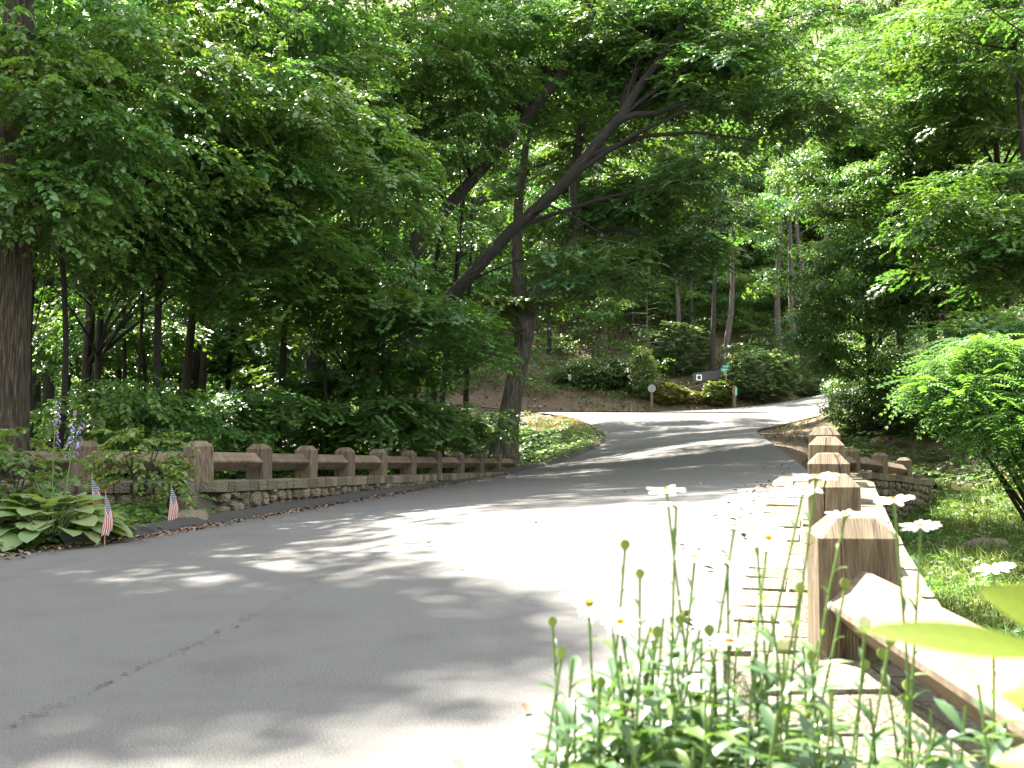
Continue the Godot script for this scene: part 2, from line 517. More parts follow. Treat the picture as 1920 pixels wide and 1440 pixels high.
# (distance outside the road, height of the nearest road, which side)
func road_info(x: float, d: float) -> Vector3:
	if d > 100.0 or d < -30.0:
		return Vector3(99, 0, 2 if d > 0.0 else 1)
	var p := Vector2(x, d)
	for q in quads:
		if p.x < minf(minf(q[0].x, q[1].x), minf(q[2].x, q[3].x)) - 0.01 or p.x > maxf(maxf(q[0].x, q[1].x), maxf(q[2].x, q[3].x)) + 0.01 or p.y < minf(minf(q[0].y, q[1].y), minf(q[2].y, q[3].y)) or p.y > maxf(maxf(q[0].y, q[1].y), maxf(q[2].y, q[3].y)):
			continue
		var h := _bary(p, q[0], q[1], q[2])
		if is_nan(h):
			h = _bary(p, q[0], q[2], q[3])
		if not is_nan(h):
			return Vector3(0, h, 0)
	var best := 1e9
	var y := 0.0
	var side := 0.0
	for e in edges:
		var a := Vector2(e[0].x, e[0].y)
		var ab := Vector2(e[1].x, e[1].y) - a
		var t := clampf((p - a).dot(ab) / maxf(1e-6, ab.length_squared()), 0.0, 1.0)
		var dist := p.distance_squared_to(a + ab * t)
		if dist < best:
			best = dist
			y = lerpf(e[0].z, e[1].z, t)
			side = e[2]
	return Vector3(sqrt(best), y, side)

func terrain(x: float, d: float) -> float:
	var r := road_info(x, d)
	var wob := noise.get_noise_2d(x * 6.0, d * 6.0)
	if r.x <= 0.0:
		return r.y - 0.12
	var base := 0.0
	var w := 2.5
	if r.z < 0.0:
		base = lerpf(-1.0, -2.5, smoothstep(12.6, 15.0, d))
		base = lerpf(base, minf(r.y - 0.9, 0.1), smoothstep(34.0, 52.0, d))
		base += 0.9 * exp(-(pow((x - 1.2) / 2.6, 2) + pow((d - 47.0) / 7.0, 2)))
		base += 0.12 * maxf(0.0, -x - 12.0)
		w = lerpf(0.6, 2.5, smoothstep(26.0, 40.0, d))
	elif r.z < 1.5:
		base = -1.75 + 0.07 * clampf(d - 20.0, 0.0, 40.0) + 0.42 * clampf(x - 11.5 - 0.06 * maxf(0.0, d - 24.0), 0.0, 40.0)
		base -= 0.6 * smoothstep(16.0, 5.0, absf(d - 17.0))
		w = lerpf(0.9, 4.0, smoothstep(26.0, 42.0, d))
		if d < 3.2:
			base = maxf(base, -1.35)
	else:
		base = 1.0 + 0.5 * r.x if r.x < 90.0 else 1.0 + 0.5 * maxf(0.0, d - 72.0)
		base = maxf(base, 1.0 + 0.5 * maxf(0.0, d - 74.0))
		w = 2.0
	base += wob * 0.35 * smoothstep(0.5, 6.0, r.x) * (2.5 if d > 80.0 else 1.0)
	return lerpf(r.y - 0.05, base, smoothstep(0.0, w, r.x))

var xs := PackedFloat32Array()
var ds := PackedFloat32Array()
var hts := PackedFloat32Array()

func axis(steps: Array) -> PackedFloat32Array:
	var out := PackedFloat32Array()
	for s in steps:
		var q: float = s[0]
		while q < s[1] - 1e-4:
			out.append(q)
			q += s[2]
	out.append(steps[-1][1])
	return out

func build_ground() -> void:
	xs = axis([[-320.0, -80.0, 40.0], [-80.0, -14.0, 3.0], [-14.0, 24.0, 0.5], [24.0, 90.0, 3.0], [90.0, 330.0, 40.0]])
	ds = axis([[-200.0, -20.0, 30.0], [-20.0, 0.0, 2.0], [0.0, 63.0, 0.5], [63.0, 80.0, 1.0], [80.0, 180.0, 5.0], [180.0, 420.0, 40.0]])
	var m := MB.new()
	var nx := xs.size()
	hts.resize(nx * ds.size())
	for j in ds.size():
		for i in nx:
			hts[j * nx + i] = terrain(xs[i], ds[j])
	for j in ds.size():
		for i in nx:
			var i0 := maxi(i - 1, 0)
			var i1 := mini(i + 1, nx - 1)
			var j0 := maxi(j - 1, 0)
			var j1 := mini(j + 1, ds.size() - 1)
			var nn := Vector3(-(hts[j * nx + i1] - hts[j * nx + i0]) / (xs[i1] - xs[i0]), 1.0, (hts[j1 * nx + i] - hts[j0 * nx + i]) / (ds[j1] - ds[j0])).normalized()
			m.vert(W(xs[i], ds[j], hts[j * nx + i]), nn, Vector2(xs[i], ds[j]))
	for j in ds.size() - 1:
		for i in nx - 1:
			var k := j * nx + i
			m.idx.append_array(PackedInt32Array([k, k + 1, k + nx + 1, k, k + nx + 1, k + nx]))
	setting("ground", m.mesh(), M.soil, "brown soil covered in leaf litter on the forest floor", "ground")

func gy(x: float, d: float) -> float:
	var i := clampi(xs.bsearch(x) - 1, 0, xs.size() - 2)
	var j := clampi(ds.bsearch(d) - 1, 0, ds.size() - 2)
	var tx := clampf((x - xs[i]) / (xs[i + 1] - xs[i]), 0.0, 1.0)
	var td := clampf((d - ds[j]) / (ds[j + 1] - ds[j]), 0.0, 1.0)
	var nx := xs.size()
	return lerpf(lerpf(hts[j * nx + i], hts[j * nx + i + 1], tx), lerpf(hts[(j + 1) * nx + i], hts[(j + 1) * nx + i + 1], tx), td)

func strip(a: Array, b: Array, across: int, lift: float) -> ArrayMesh:
	var m := MB.new()
	for i in a.size():
		for k in across + 1:
			var t := float(k) / across
			var p: Vector3 = a[i].lerp(b[i], t)
			var al: Vector3 = a[mini(i + 1, a.size() - 1)].lerp(b[mini(i + 1, b.size() - 1)], t) - a[maxi(i - 1, 0)].lerp(b[maxi(i - 1, 0)], t)
			var ac: Vector3 = b[i] - a[i]
			var nn := Vector3(al.x, al.z, -al.y).cross(Vector3(ac.x, ac.z, -ac.y)).normalized()
			if nn.y < 0.0:
				nn = -nn
			m.vert(W(p.x, p.y, p.z + lift), nn, Vector2(t, i))
	for i in a.size() - 1:
		for k in across:
			var q := i * (across + 1) + k
			m.idx.append_array(PackedInt32Array([q, q + across + 1, q + across + 2, q, q + across + 2, q + 1]))
	return m.mesh()

func build_roads() -> void:
	setting("road", strip(L3, R3, 10, 0.0), M.asphalt, "grey asphalt road crossing the bridge", "road")
	setting("side_road", strip(N3, F3, 6, 0.012), M.old_asphalt, "pale asphalt road crossing behind the junction", "road")
	# worn seam along the middle of the lane: crumbled dark spots
	var seam := MB.new()
	var line := [[20, 1392], [250, 1290], [400, 1225], [530, 1160], [640, 1102], [760, 1060], [900, 1010], [1010, 982]]
	for i in line.size() - 1:
		for k in 44:
			var t := rng.randf()
			var a := P(lerpf(line[i][0], line[i + 1][0], t), lerpf(line[i][1], line[i + 1][1], t), 1.0) - Vector3(0, EYE, 0)
			var dd := 1.09 / -a.y
			var c := Vector2(a.x * dd + rng.randfn(0.0, 0.02), dd + rng.randfn(0.0, 0.02))
			var rr := road_info(c.x, c.y)
			if rr.x > 0.0:
				continue
			var sz := rf(0.003, 0.009) * (1.5 if rng.randf() < 0.1 else 1.0)
			var ring := []
			for e in 7:
				var an := TAU * e / 7.0
				ring.append(W(c.x + cos(an) * sz * rf(0.5, 1.5), c.y + sin(an) * sz * rf(0.5, 1.2), rr.y + 0.006))
			for e in range(1, 6):
				seam.tri(ring[0], ring[e], ring[e + 1])
	var crumbs := setting("road_seam", seam.mesh(), M.kerb_asphalt, "dark crumbled spots along the seam of the asphalt", "road")
	crumbs.set_meta("kind", "stuff")
	# rolled asphalt kerb on the wall's side of the road
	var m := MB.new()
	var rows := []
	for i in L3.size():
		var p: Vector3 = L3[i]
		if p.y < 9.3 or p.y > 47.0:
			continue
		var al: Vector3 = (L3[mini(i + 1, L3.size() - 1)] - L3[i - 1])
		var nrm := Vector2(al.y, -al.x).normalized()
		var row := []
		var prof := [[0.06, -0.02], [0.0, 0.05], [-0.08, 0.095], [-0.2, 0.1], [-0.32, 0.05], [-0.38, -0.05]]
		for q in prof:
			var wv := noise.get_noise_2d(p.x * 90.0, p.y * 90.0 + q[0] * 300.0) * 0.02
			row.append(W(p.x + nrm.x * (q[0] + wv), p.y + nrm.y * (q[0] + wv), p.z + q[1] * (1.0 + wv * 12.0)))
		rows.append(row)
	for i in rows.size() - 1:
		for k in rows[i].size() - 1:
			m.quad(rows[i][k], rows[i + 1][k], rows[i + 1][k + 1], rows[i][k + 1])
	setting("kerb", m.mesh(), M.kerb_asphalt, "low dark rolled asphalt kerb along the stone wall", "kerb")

# ------------------------------------------------------------------ bridge walls and rails
var stones: Array[ArrayMesh] = []
var slabs: Array[ArrayMesh] = []

func make_stone(bulge: float, jit: float, corner: float, inset := 0.79, shoulder := 0.65) -> ArrayMesh:
	# unit stone: x and y from -0.5 to 0.5, z from 0 (back) to 1 (face)
	var m := MB.new()
	var ring := []
	for cx in [[-0.5, -0.5], [0.5, -0.5], [0.5, 0.5], [-0.5, 0.5]]:
		var ox: float = cx[0] + signf(cx[0]) * rf(-jit, 0.0)
		var oy: float = cx[1] + signf(cx[1]) * rf(-jit, 0.0)
		var c1 := corner * rf(0.5, 1.4)
		var c2 := corner * rf(0.5, 1.4)
		if cx[0] * cx[1] > 0.0:
			ring.append(Vector3(ox, oy - signf(oy) * c1, 0)); ring.append(Vector3(ox - signf(ox) * c2, oy, 0))
		else:
			ring.append(Vector3(ox - signf(ox) * c2, oy, 0)); ring.append(Vector3(ox, oy - signf(oy) * c1, 0))
	var order := ring
	order.sort_custom(func(a, b): return atan2(a.y, a.x) < atan2(b.y, b.x))
	var mid := []
	var top := []
	for p in order:
		mid.append(Vector3(p.x, p.y, shoulder + rf(-0.1, 0.1)))
		top.append(Vector3(p.x * (inset + rf(-0.07, 0.07) * (1.0 - inset) * 5.0), p.y * (inset + rf(-0.07, 0.07) * (1.0 - inset) * 5.0), 1.0 + rf(-bulge, bulge)))
	var ctr := Vector3(rf(-0.12, 0.12), rf(-0.12, 0.12), 1.0 + rf(0.0, bulge))
	for i in order.size():
		var j := (i + 1) % order.size()
		m.quad(order[i], order[j], mid[j], mid[i]); m.quad(mid[i], mid[j], top[j], top[i]); m.tri(top[i], top[j], ctr)
	return m.mesh()

func split_rect(r: Rect2, wmax: float, hmax: float, out: Array) -> void:
	if r.size.x > wmax * rf(0.7, 1.3) or r.size.y > hmax * rf(0.7, 1.3):
		var k := rf(0.34, 0.66)
		if r.size.x / wmax > r.size.y / hmax:
			split_rect(Rect2(r.position, Vector2(r.size.x * k, r.size.y)), wmax, hmax, out)
			split_rect(Rect2(r.position + Vector2(r.size.x * k, 0), Vector2(r.size.x * (1.0 - k), r.size.y)), wmax, hmax, out)
		else:
			split_rect(Rect2(r.position, Vector2(r.size.x, r.size.y * k)), wmax, hmax, out)
			split_rect(Rect2(r.position + Vector2(0, r.size.y * k), Vector2(r.size.x, r.size.y * (1.0 - k))), wmax, hmax, out)
	else:
		out.append(r)

func at_len(path: Array, s: float) -> Array:
	# point and heading at a length along the path (lengths in plan)
	var run := 0.0
	for i in path.size() - 1:
		var seg: float = Vector2(path[i + 1].x - path[i].x, path[i + 1].y - path[i].y).length()
		if s <= run + seg or i == path.size() - 2:
			var t := (s - run) / seg
			return [path[i].lerp(path[i + 1], t), Vector2(path[i + 1].x - path[i].x, path[i + 1].y - path[i].y) / seg, (path[i + 1].z - path[i].z) / seg]
		run += seg
	return []

func path_len(path: Array) -> float:
	var run := 0.0
	for i in path.size() - 1:
		run += Vector2(path[i + 1].x - path[i].x, path[i + 1].y - path[i].y).length()
	return run

# path: (x, d, height of the cap's top); left_off / right_off: distance of the two faces from the path
func stone_wall(path: Array, left_off: float, right_off: float, face: int, bottom: Callable, stop_at: float, start_face: float, cap_len: float, cap_rows: int, label: String) -> void:
	var o := thing("stone_wall", label, "wall", Vector3.ZERO)
	var total := path_len(path)
	# core behind the joints
	var m := MB.new()
	var n := 60
	var rows := []
	for i in n + 1:
		var q := at_len(path, total * i / n)
		var p: Vector3 = q[0]
		var nr := Vector2(q[1].y, -q[1].x)
		var lo: float = minf(bottom.call(p.x, p.y) - 0.4, p.z - 0.2)
		var a := W(p.x - nr.x * (left_off - 0.06), p.y - nr.y * (left_off - 0.06), p.z - 0.009)
		var b := W(p.x + nr.x * (right_off - 0.06), p.y + nr.y * (right_off - 0.06), p.z - 0.009)
		rows.append([Vector3(a.x, lo + EYE, a.z), a, b, Vector3(b.x, lo + EYE, b.z)])
	for i in n:
		for k in 3:
			m.quad(rows[i][k], rows[i + 1][k], rows[i + 1][k + 1], rows[i][k + 1])
	m.quad(rows[0][0], rows[0][1], rows[0][2], rows[0][3]); m.quad(rows[n][0], rows[n][1], rows[n][2], rows[n][3])
	part("mortar", m.mesh(), M.mortar, o)
	# cap stones, laid as they came
	var tops := []
	split_rect(Rect2(0, -left_off - 0.03, total, left_off + right_off + 0.06), cap_len, (left_off + right_off + 0.06) / cap_rows * 1.25, tops)
	for r in tops:
		var cc: Vector2 = r.get_center()
		var q := at_len(path, cc.x)
		var p: Vector3 = q[0]
		var nr := Vector2(q[1].y, -q[1].x)
		var fw := Vector3(q[1].x, q[2], -q[1].y).normalized()
		var ac := Vector3(nr.x, 0, -nr.y)
		var up := fw.cross(ac).normalized()
		if up.y < 0.0:
			up = -up
		var thick := 0.13
		var bs := Basis((ac * (r.size.y - 0.008)).rotated(up, rf(-0.04, 0.04)), (fw * (r.size.x - 0.008)).rotated(ac, rf(-0.006, 0.006)), up * thick)
		part("cap_stone", slabs[rng.randi() % slabs.size()], M["stone%d" % (rng.randi() % 5)], o, Transform3D(bs, W(p.x + nr.x * cc.y, p.y + nr.y * cc.y, p.z - thick + rf(-0.006, 0.005))))
	# face stones
	if face == 0:
		return
	var cells := []
	split_rect(Rect2(start_face, 0, stop_at - start_face, 1.6), 0.36, 0.24, cells)
	for r in cells:
		var cc: Vector2 = r.get_center()
		var q := at_len(path, cc.x)
		var p: Vector3 = q[0]
		var nr := Vector2(q[1].y, -q[1].x) * face
		var off := right_off if face > 0 else left_off
		var top: float = p.z - 0.12
		var y := top - cc.y
		var low: float = bottom.call(p.x + nr.x * off, p.y + nr.y * off)
		if y + r.size.y * 0.5 < low - 0.02 or y < low - 0.15:
			continue
		var fw := Vector3(q[1].x, 0, -q[1].y) * float(-face)
		var out := Vector3(nr.x, 0, -nr.y)
		var dep := rf(0.1, 0.16)
		var bs := Basis((fw * (r.size.x - 0.012)).rotated(out, rf(-0.1, 0.1)), (Vector3.UP * (r.size.y - 0.012)).rotated(out, rf(-0.15, 0.15)), out * dep)
		part("stone", stones[rng.randi() % stones.size()], M["stone%d" % (rng.randi() % 5)], o, Transform3D(bs, W(p.x + nr.x * (off - dep + rf(-0.01, 0.02)), p.y + nr.y * (off - dep), y)))

var post_meshes: Array[ArrayMesh] = []
func make_post() -> ArrayMesh:
	var m := MB.new()
	var h := POST_W * 0.5 * rf(0.97, 1.03)
	var e := rf(0.008, 0.016)
	var split := rf(-0.55, 0.55)
	var split2 := rf(-0.55, 0.55)
	var gap := rf(0.002, 0.005)
	var rings := []
	var tall := POST_H + rf(-0.012, 0.012)
	for q in [[h, -0.12], [h, tall * 0.5], [h, tall - 0.065], [h - 0.062, tall]]:
		var w: float = q[0]
		var y: float = q[1]
		var g := gap * (0.35 if y < 0.3 else 1.0)
		var jog := rf(-0.004, 0.004)
		var sp := split * w + jog
		var sq := split2 * w - jog
		rings.append([Vector3(-w, y, w - e), Vector3(-w + e, y, w), Vector3(sp - g, y, w), Vector3(sp, y, w - 0.025), Vector3(sp + g, y, w), Vector3(w - e, y, w), Vector3(w, y, w - e), Vector3(w, y, -w + e), Vector3(w - e, y, -w), Vector3(-w + e, y, -w), Vector3(-w, y, -w + e), Vector3(-w, y, sq - g), Vector3(-w + 0.02, y, sq), Vector3(-w, y, sq + g)])
	var n: int = rings[0].size()
	for i in 3:
		for k in n:
			var j := (k + 1) % n
			m.quad(rings[i][k], rings[i][j], rings[i + 1][j], rings[i + 1][k])
	var ctr := Vector3(0, tall + 0.004, 0)
	for k in n:
		m.tri(ctr, rings[3][k], rings[3][(k + 1) % n])
	return m.mesh()

func rail_mesh(l: float) -> ArrayMesh:
	# a square timber turned on its edge, along z, worn corners
	var m := MB.new()
	var k := 0.118
	var e := 0.01
	var ring := [Vector2(e, k), Vector2(k, e), Vector2(k, -e), Vector2(e, -k), Vector2(-e, -k), Vector2(-k, -e), Vector2(-k, e), Vector2(-e, k)]
	for i in 8:
		var a: Vector2 = ring[i]
		var b: Vector2 = ring[(i + 1) % 8]
		m.quad(Vector3(a.x, a.y, 0), Vector3(b.x, b.y, 0), Vector3(b.x, b.y, -l), Vector3(a.x, a.y, -l))
	for i in range(1, 7):
		m.tri(Vector3(ring[0].x, ring[0].y, 0), Vector3(ring[i].x, ring[i].y, 0), Vector3(ring[i + 1].x, ring[i + 1].y, 0))
		m.tri(Vector3(ring[0].x, ring[0].y, -l), Vector3(ring[i].x, ring[i].y, -l), Vector3(ring[i + 1].x, ring[i + 1].y, -l))
	return m.mesh()

# rails lie with their grain along z: turned copies of the post's material
func guard_rail(posts: Array, label: String, mats: Array, rail_mats: Array, rail_at: float) -> void:
	var o := thing("timber_guard_rail", label, "railing")
	for i in posts.size():
		var p: Vector3 = posts[i]
		var a: Vector3 = posts[maxi(i - 1, 0)]
		var b: Vector3 = posts[mini(i + 1, posts.size() - 1)]
		var yaw := atan2(b.x - a.x, b.y - a.y)
		var x := Transform3D(Basis(Vector3.UP, -yaw + rf(-0.04, 0.04)) * Basis(Vector3.RIGHT, rf(-0.02, 0.02)) * Basis(Vector3.BACK, rf(-0.02, 0.02)), W(p.x, p.y, p.z))
		part("post", post_meshes[(i * 5 + posts.size()) % 6], mats[(i * 7 + i / 3) % mats.size()], o, x)
	for i in posts.size() - 1:
		var a: Vector3 = posts[i]
		var b: Vector3 = posts[i + 1]
		var pa := W(a.x, a.y, a.z + rail_at)
		var pb := W(b.x, b.y, b.z + rail_at)
		var l := pa.distance_to(pb) - 0.1
		var x := Transform3D(Basis.looking_at(pb - pa), pa + (pb - pa).normalized() * 0.05)
		part("rail", rail_mesh(l), rail_mats[i % rail_mats.size()], o, x)

func build_bridge() -> void:
	for i in 14:
		stones.append(make_stone(0.08, 0.16, 0.2))
	for i in 8:
		slabs.append(make_stone(0.04, 0.03, 0.03, 0.982, 0.95))
	for i in 6:
		post_meshes.append(make_post())
	# wall and rail across the road
	var posts := [Vector3(-7.0, 13.3, -0.66), Vector3(-5.2, 12.9, -0.66)]
	for u in [374, 487, 575, 647, 710, 766, 815, 858, 896, 929, 960]:
		var h: float = 75.0 - (u - 374.0) / 13.63
		var s: float = h / POST_H
		posts.append(Vector3((u - 960.0) / s, F / s, -(870.6 + 0.4186 * h - 800.0) / s))
	var path := [Vector3(-9.0, 13.9, -0.66)] + posts + [Vector3(0.35, 31.5, -1.27)]
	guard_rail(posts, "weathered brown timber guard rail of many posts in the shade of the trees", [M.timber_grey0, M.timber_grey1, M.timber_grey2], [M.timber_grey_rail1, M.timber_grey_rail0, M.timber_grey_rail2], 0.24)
	stone_wall(path, 0.3, 0.3, 1, func(x, d): return road_info(x, d).y if d > 12.4 and x > -3.9 else -1.05, path_len(path) - 0.3, 1.2, 0.4, 1, "low mossy rubble wall under the long shaded guard rail")
	# wall and rail on the side of the daisies
	var path2 := [Vector3(1.14, 1.1, -0.86), Vector3(1.17, 1.95, -0.83), Vector3(1.205, 3.76, -0.8), Vector3(1.74, 5.7, -0.74), Vector3(2.11, 7.04, -0.66), Vector3(2.48, 8.35, -0.57), Vector3(2.78, 9.37, -0.49), Vector3(3.35, 11.4, -0.55), Vector3(4.6, 15.5, -0.72), Vector3(5.9, 19.3, -0.85), Vector3(6.98, 21.7, -0.93), Vector3(8.0, 23.0, -1.05), Vector3(9.05, 24.4, -1.2), Vector3(9.7, 25.3, -1.28)]
	var posts2 := [path2[1], path2[2], path2[3], path2[4], path2[5], path2[6], Vector3(3.18, 10.8, -0.53), Vector3(3.7, 12.5, -0.6), Vector3(4.25, 14.3, -0.67), Vector3(4.8, 16.1, -0.74), Vector3(5.4, 17.9, -0.8), Vector3(6.1, 19.8, -0.87), path2[10], path2[11], path2[12]]
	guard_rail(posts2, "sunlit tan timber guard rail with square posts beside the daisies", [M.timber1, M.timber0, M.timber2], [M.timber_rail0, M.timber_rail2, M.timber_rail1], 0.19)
	stone_wall(path2, 0.43, 0.38, 1, func(x, d): return gy(x + 0.4, d) - 0.3, path_len(path2) - 0.1, 9.0, 0.5, 3, "pale flat-topped stone wall under the sunlit guard rail beside the daisies")

# ------------------------------------------------------------------ trees
func boughs_in(c: Vector3, r: Vector3, n: int, rmin: float, rmax: float) -> Array:
	var out := []
	for i in n:
		var p := Vector3.ONE
		while p.length() > 1.0:
			p = Vector3(rf(-1, 1), rf(-1, 1), rf(-1, 1))
		p = p.normalized() * pow(p.length(), 0.55)
		out.append([c + p * r, rf(rmin, rmax)])
	return out

# flat, drooping layers of sprays
func leafage(bs: Array, sp: Spread, per_m2: float, col: Color, vary: float, size: float, away := Vector3.INF) -> void:
	for b in bs:
		var c: Vector3 = b[0]
		var r: float = b[1]
		var k := 1.0 + rf(-vary, vary)
		var hue := rf(-vary, vary)
		var tilt := Vector3(rf(-0.3, 0.3), 0, rf(-0.3, 0.3))
		var n := int(per_m2 * r * r * 3.0)
		for i in n:
			var a := rf(0, TAU)
			var q := sqrt(rng.randf()) * r * (1.0 + 0.35 * sin(a * 3.0 + c.x))
			var p := c + Vector3(cos(a) * q, 0, sin(a) * q * 0.9)
			p.y += tilt.x * (p.x - c.x) + tilt.z * (p.z - c.z) - 0.18 * q * q / r + rf(-0.13, 0.13) * (0.6 + r * 0.4)
			var yaw := -a - PI / 2 + rf(-0.9, 0.9)
			var s := size * rf(0.75, 1.3)
			var x := Transform3D((Basis(Vector3.UP, yaw) * Basis(Vector3.RIGHT, rf(-0.55, 0.25)) * Basis(Vector3.BACK, rf(-0.4, 0.4))).scaled(Vector3.ONE * s), p)
			var f := k * (1.0 + rf(-0.18, 0.18))
			sp.put(x, Color(col.r * f * (1.0 + hue * 0.9), col.g * f, col.b * f * (1.0 - hue * 0.5)))

func limb_pts(a: Vector3, b: Vector3, sag: float) -> Array:
	var m := a.lerp(b, 0.5) + Vector3(rf(-0.15, 0.15), sag, rf(-0.15, 0.15)) * a.distance_to(b) * 0.5
	var out := []
	for i in 6:
		var t := i / 5.0
		out.append(a.lerp(m, t).lerp(m.lerp(b, t), t))
	return out

func on_path(pts: Array, t: float) -> Vector3:
	var q := clampf(t, 0.0, 0.999) * (pts.size() - 1)
	return pts[int(q)].lerp(pts[int(q) + 1], q - int(q))

# a tree: trunk along pts (world), limbs from it to every bough, crown of sprays
func tree(called: String, label: String, group: String, pts: Array, r0: float, r1: float, bark: Material, bs: Array, spray: String, col: Color, per_m2: float, size: float, sides := 9, branches := [], limb_every := 1, vary := 0.22) -> Node3D:
	var base: Vector3 = pts[0]
	var o := thing(called, label, "tree", base, group)
	var m := MB.new()
	var fine := []
	var rads := []
	var n := 14
	for i in n + 1:
		var t := float(i) / n
		var q := t * (pts.size() - 1)
		var k := mini(int(q), pts.size() - 2)
		var a: Vector3 = pts[maxi(k - 1, 0)]
		var b: Vector3 = pts[k]
		var c: Vector3 = pts[k + 1]
		var e: Vector3 = pts[mini(k + 2, pts.size() - 1)]
		var p := _cr([a.x, a.y, a.z], [b.x, b.y, b.z], [c.x, c.y, c.z], [e.x, e.y, e.z], q - k) if pts.size() > 2 else b.lerp(c, q - k)
		fine.append(p - base)
		rads.append(lerpf(r0, r1, t) * (1.0 + 0.28 * exp(-t * 16.0)))
	m.tube([fine[0] - Vector3(0, 0.5, 0)] + fine, [rads[0] * 1.15] + rads, sides, 0.16, noise)
	for i in bs.size():
		if i % limb_every:
			continue
		var c: Vector3 = bs[i][0] - base
		# leave the trunk somewhat below the bough
		var best := 0.3
		var want := c.y - 0.45 * Vector2(c.x - fine[-1].x, c.z - fine[-1].z).length()
		var gap := 1e9
		for k in range(3, n + 1):
			var g := absf(fine[k].y - want) + 0.25 * Vector2(c.x - fine[k].x, c.z - fine[k].z).length()
			if g < gap:
				gap = g
				best = float(k) / n
		var from := on_path(fine, best)
		var l := from.distance_to(c)
		var w := minf(lerpf(r0, r1, best) * 0.5, 0.012 + l * 0.011)
		m.tube(limb_pts(from, c, rf(0.05, 0.3)), [w, w * 0.8, w * 0.62, w * 0.46, w * 0.32, w * 0.15], 5)
	part("trunk", m.mesh(), bark, o)
	for b in branches:
		var bm := MB.new()
		var bp := []
		var br := []
		var w: float = b[1]
		for i in b[0].size():
			bp.append(b[0][i] - base)
			br.append(w * (1.0 - 0.75 * i / float(b[0].size() - 1)))
		bm.tube(bp, br, 7, 0.12, noise)
		part("branch", bm.mesh(), bark, o)
	var kinds := 2 if SP.has(spray + "1") else 1
	var sets: Array[Spread] = [Spread.new(), Spread.new()]
	for i in bs.size():
		leafage([bs[i]], sets[i % kinds], per_m2, col, vary, size)
	for k in kinds:
		if sets[k].tr.size() > 0:
			spread_node(sets[k], "crown", SP[spray + (str(k) if kinds == 2 else "")], o, base)
	return o

func shrub(called: String, label: String, at: Vector3, r: Vector3, n: int, spray: String, col: Color, size: float, group := "", stems := 5, cat := "shrub") -> Node3D:
	var o := thing(called, label, cat, at, group)
	var m := MB.new()
	for i in stems:
		var a := TAU * i / stems + rf(-0.4, 0.4)
		m.tube(limb_pts(Vector3(cos(a) * r.x * 0.08, -0.05, sin(a) * r.z * 0.08), Vector3(cos(a) * r.x * 0.6, r.y * rf(1.2, 1.7), sin(a) * r.z * 0.6), 0.1), [0.02, 0.017, 0.014, 0.011, 0.008, 0.004].map(func(q): return q * (0.5 + r.y * 0.5)), 5)
	part("stem", m.mesh(), M.bark_brown, o)
	var kinds := 2 if SP.has(spray + "1") else 1
	var sets: Array[Spread] = [Spread.new(), Spread.new()]
	for i in n:
		var p := Vector3.ONE
		while p.length() > 1.0:
			p = Vector3(rf(-1, 1), rf(-1, 1), rf(-1, 1))
		var nd := p.normalized()
		p = nd * pow(p.length(), 0.4)
		var lump := 1.0 + 0.42 * noise.get_noise_3d(nd.x * 60.0 + at.x * 9.0, nd.y * 60.0, nd.z * 60.0)
		var pos := Vector3(0, r.y, 0) + p * r * lump
		if pos.y < 0.05:
			continue
		var yaw := atan2(-nd.x, -nd.z) + rf(-0.6, 0.6)
		var x := Transform3D((Basis(Vector3.UP, yaw) * Basis(Vector3.RIGHT, rf(-0.4, 0.5)) * Basis(Vector3.BACK, rf(-0.4, 0.4))).scaled(Vector3.ONE * size * rf(0.75, 1.25)), pos)
		var f := 1.0 + rf(-0.25, 0.25)
		sets[i % kinds].put(x, Color(col.r * f * rf(0.9, 1.15), col.g * f, col.b * f))
	for k in kinds:
		spread_node(sets[k], "foliage", SP[spray + (str(k) if kinds == 2 else "")], o)
	return o

const MID := Color(0.098, 0.205, 0.058)
const DEEP := Color(0.098, 0.205, 0.058)
const LIGHT := Color(0.104, 0.21, 0.058)
const COOL := Color(0.1, 0.205, 0.07)
const YELLOW := Color(0.112, 0.215, 0.058)

func pxpath(list: Array) -> Array:
	return list.map(func(q): return P(q[0], q[1], q[2]))

func gp(u: float, d: float) -> Vector3:
	# ground under a picture column at a distance
	var x := (u - 960.0) / F * d
	return W(x, d, gy(x, d))

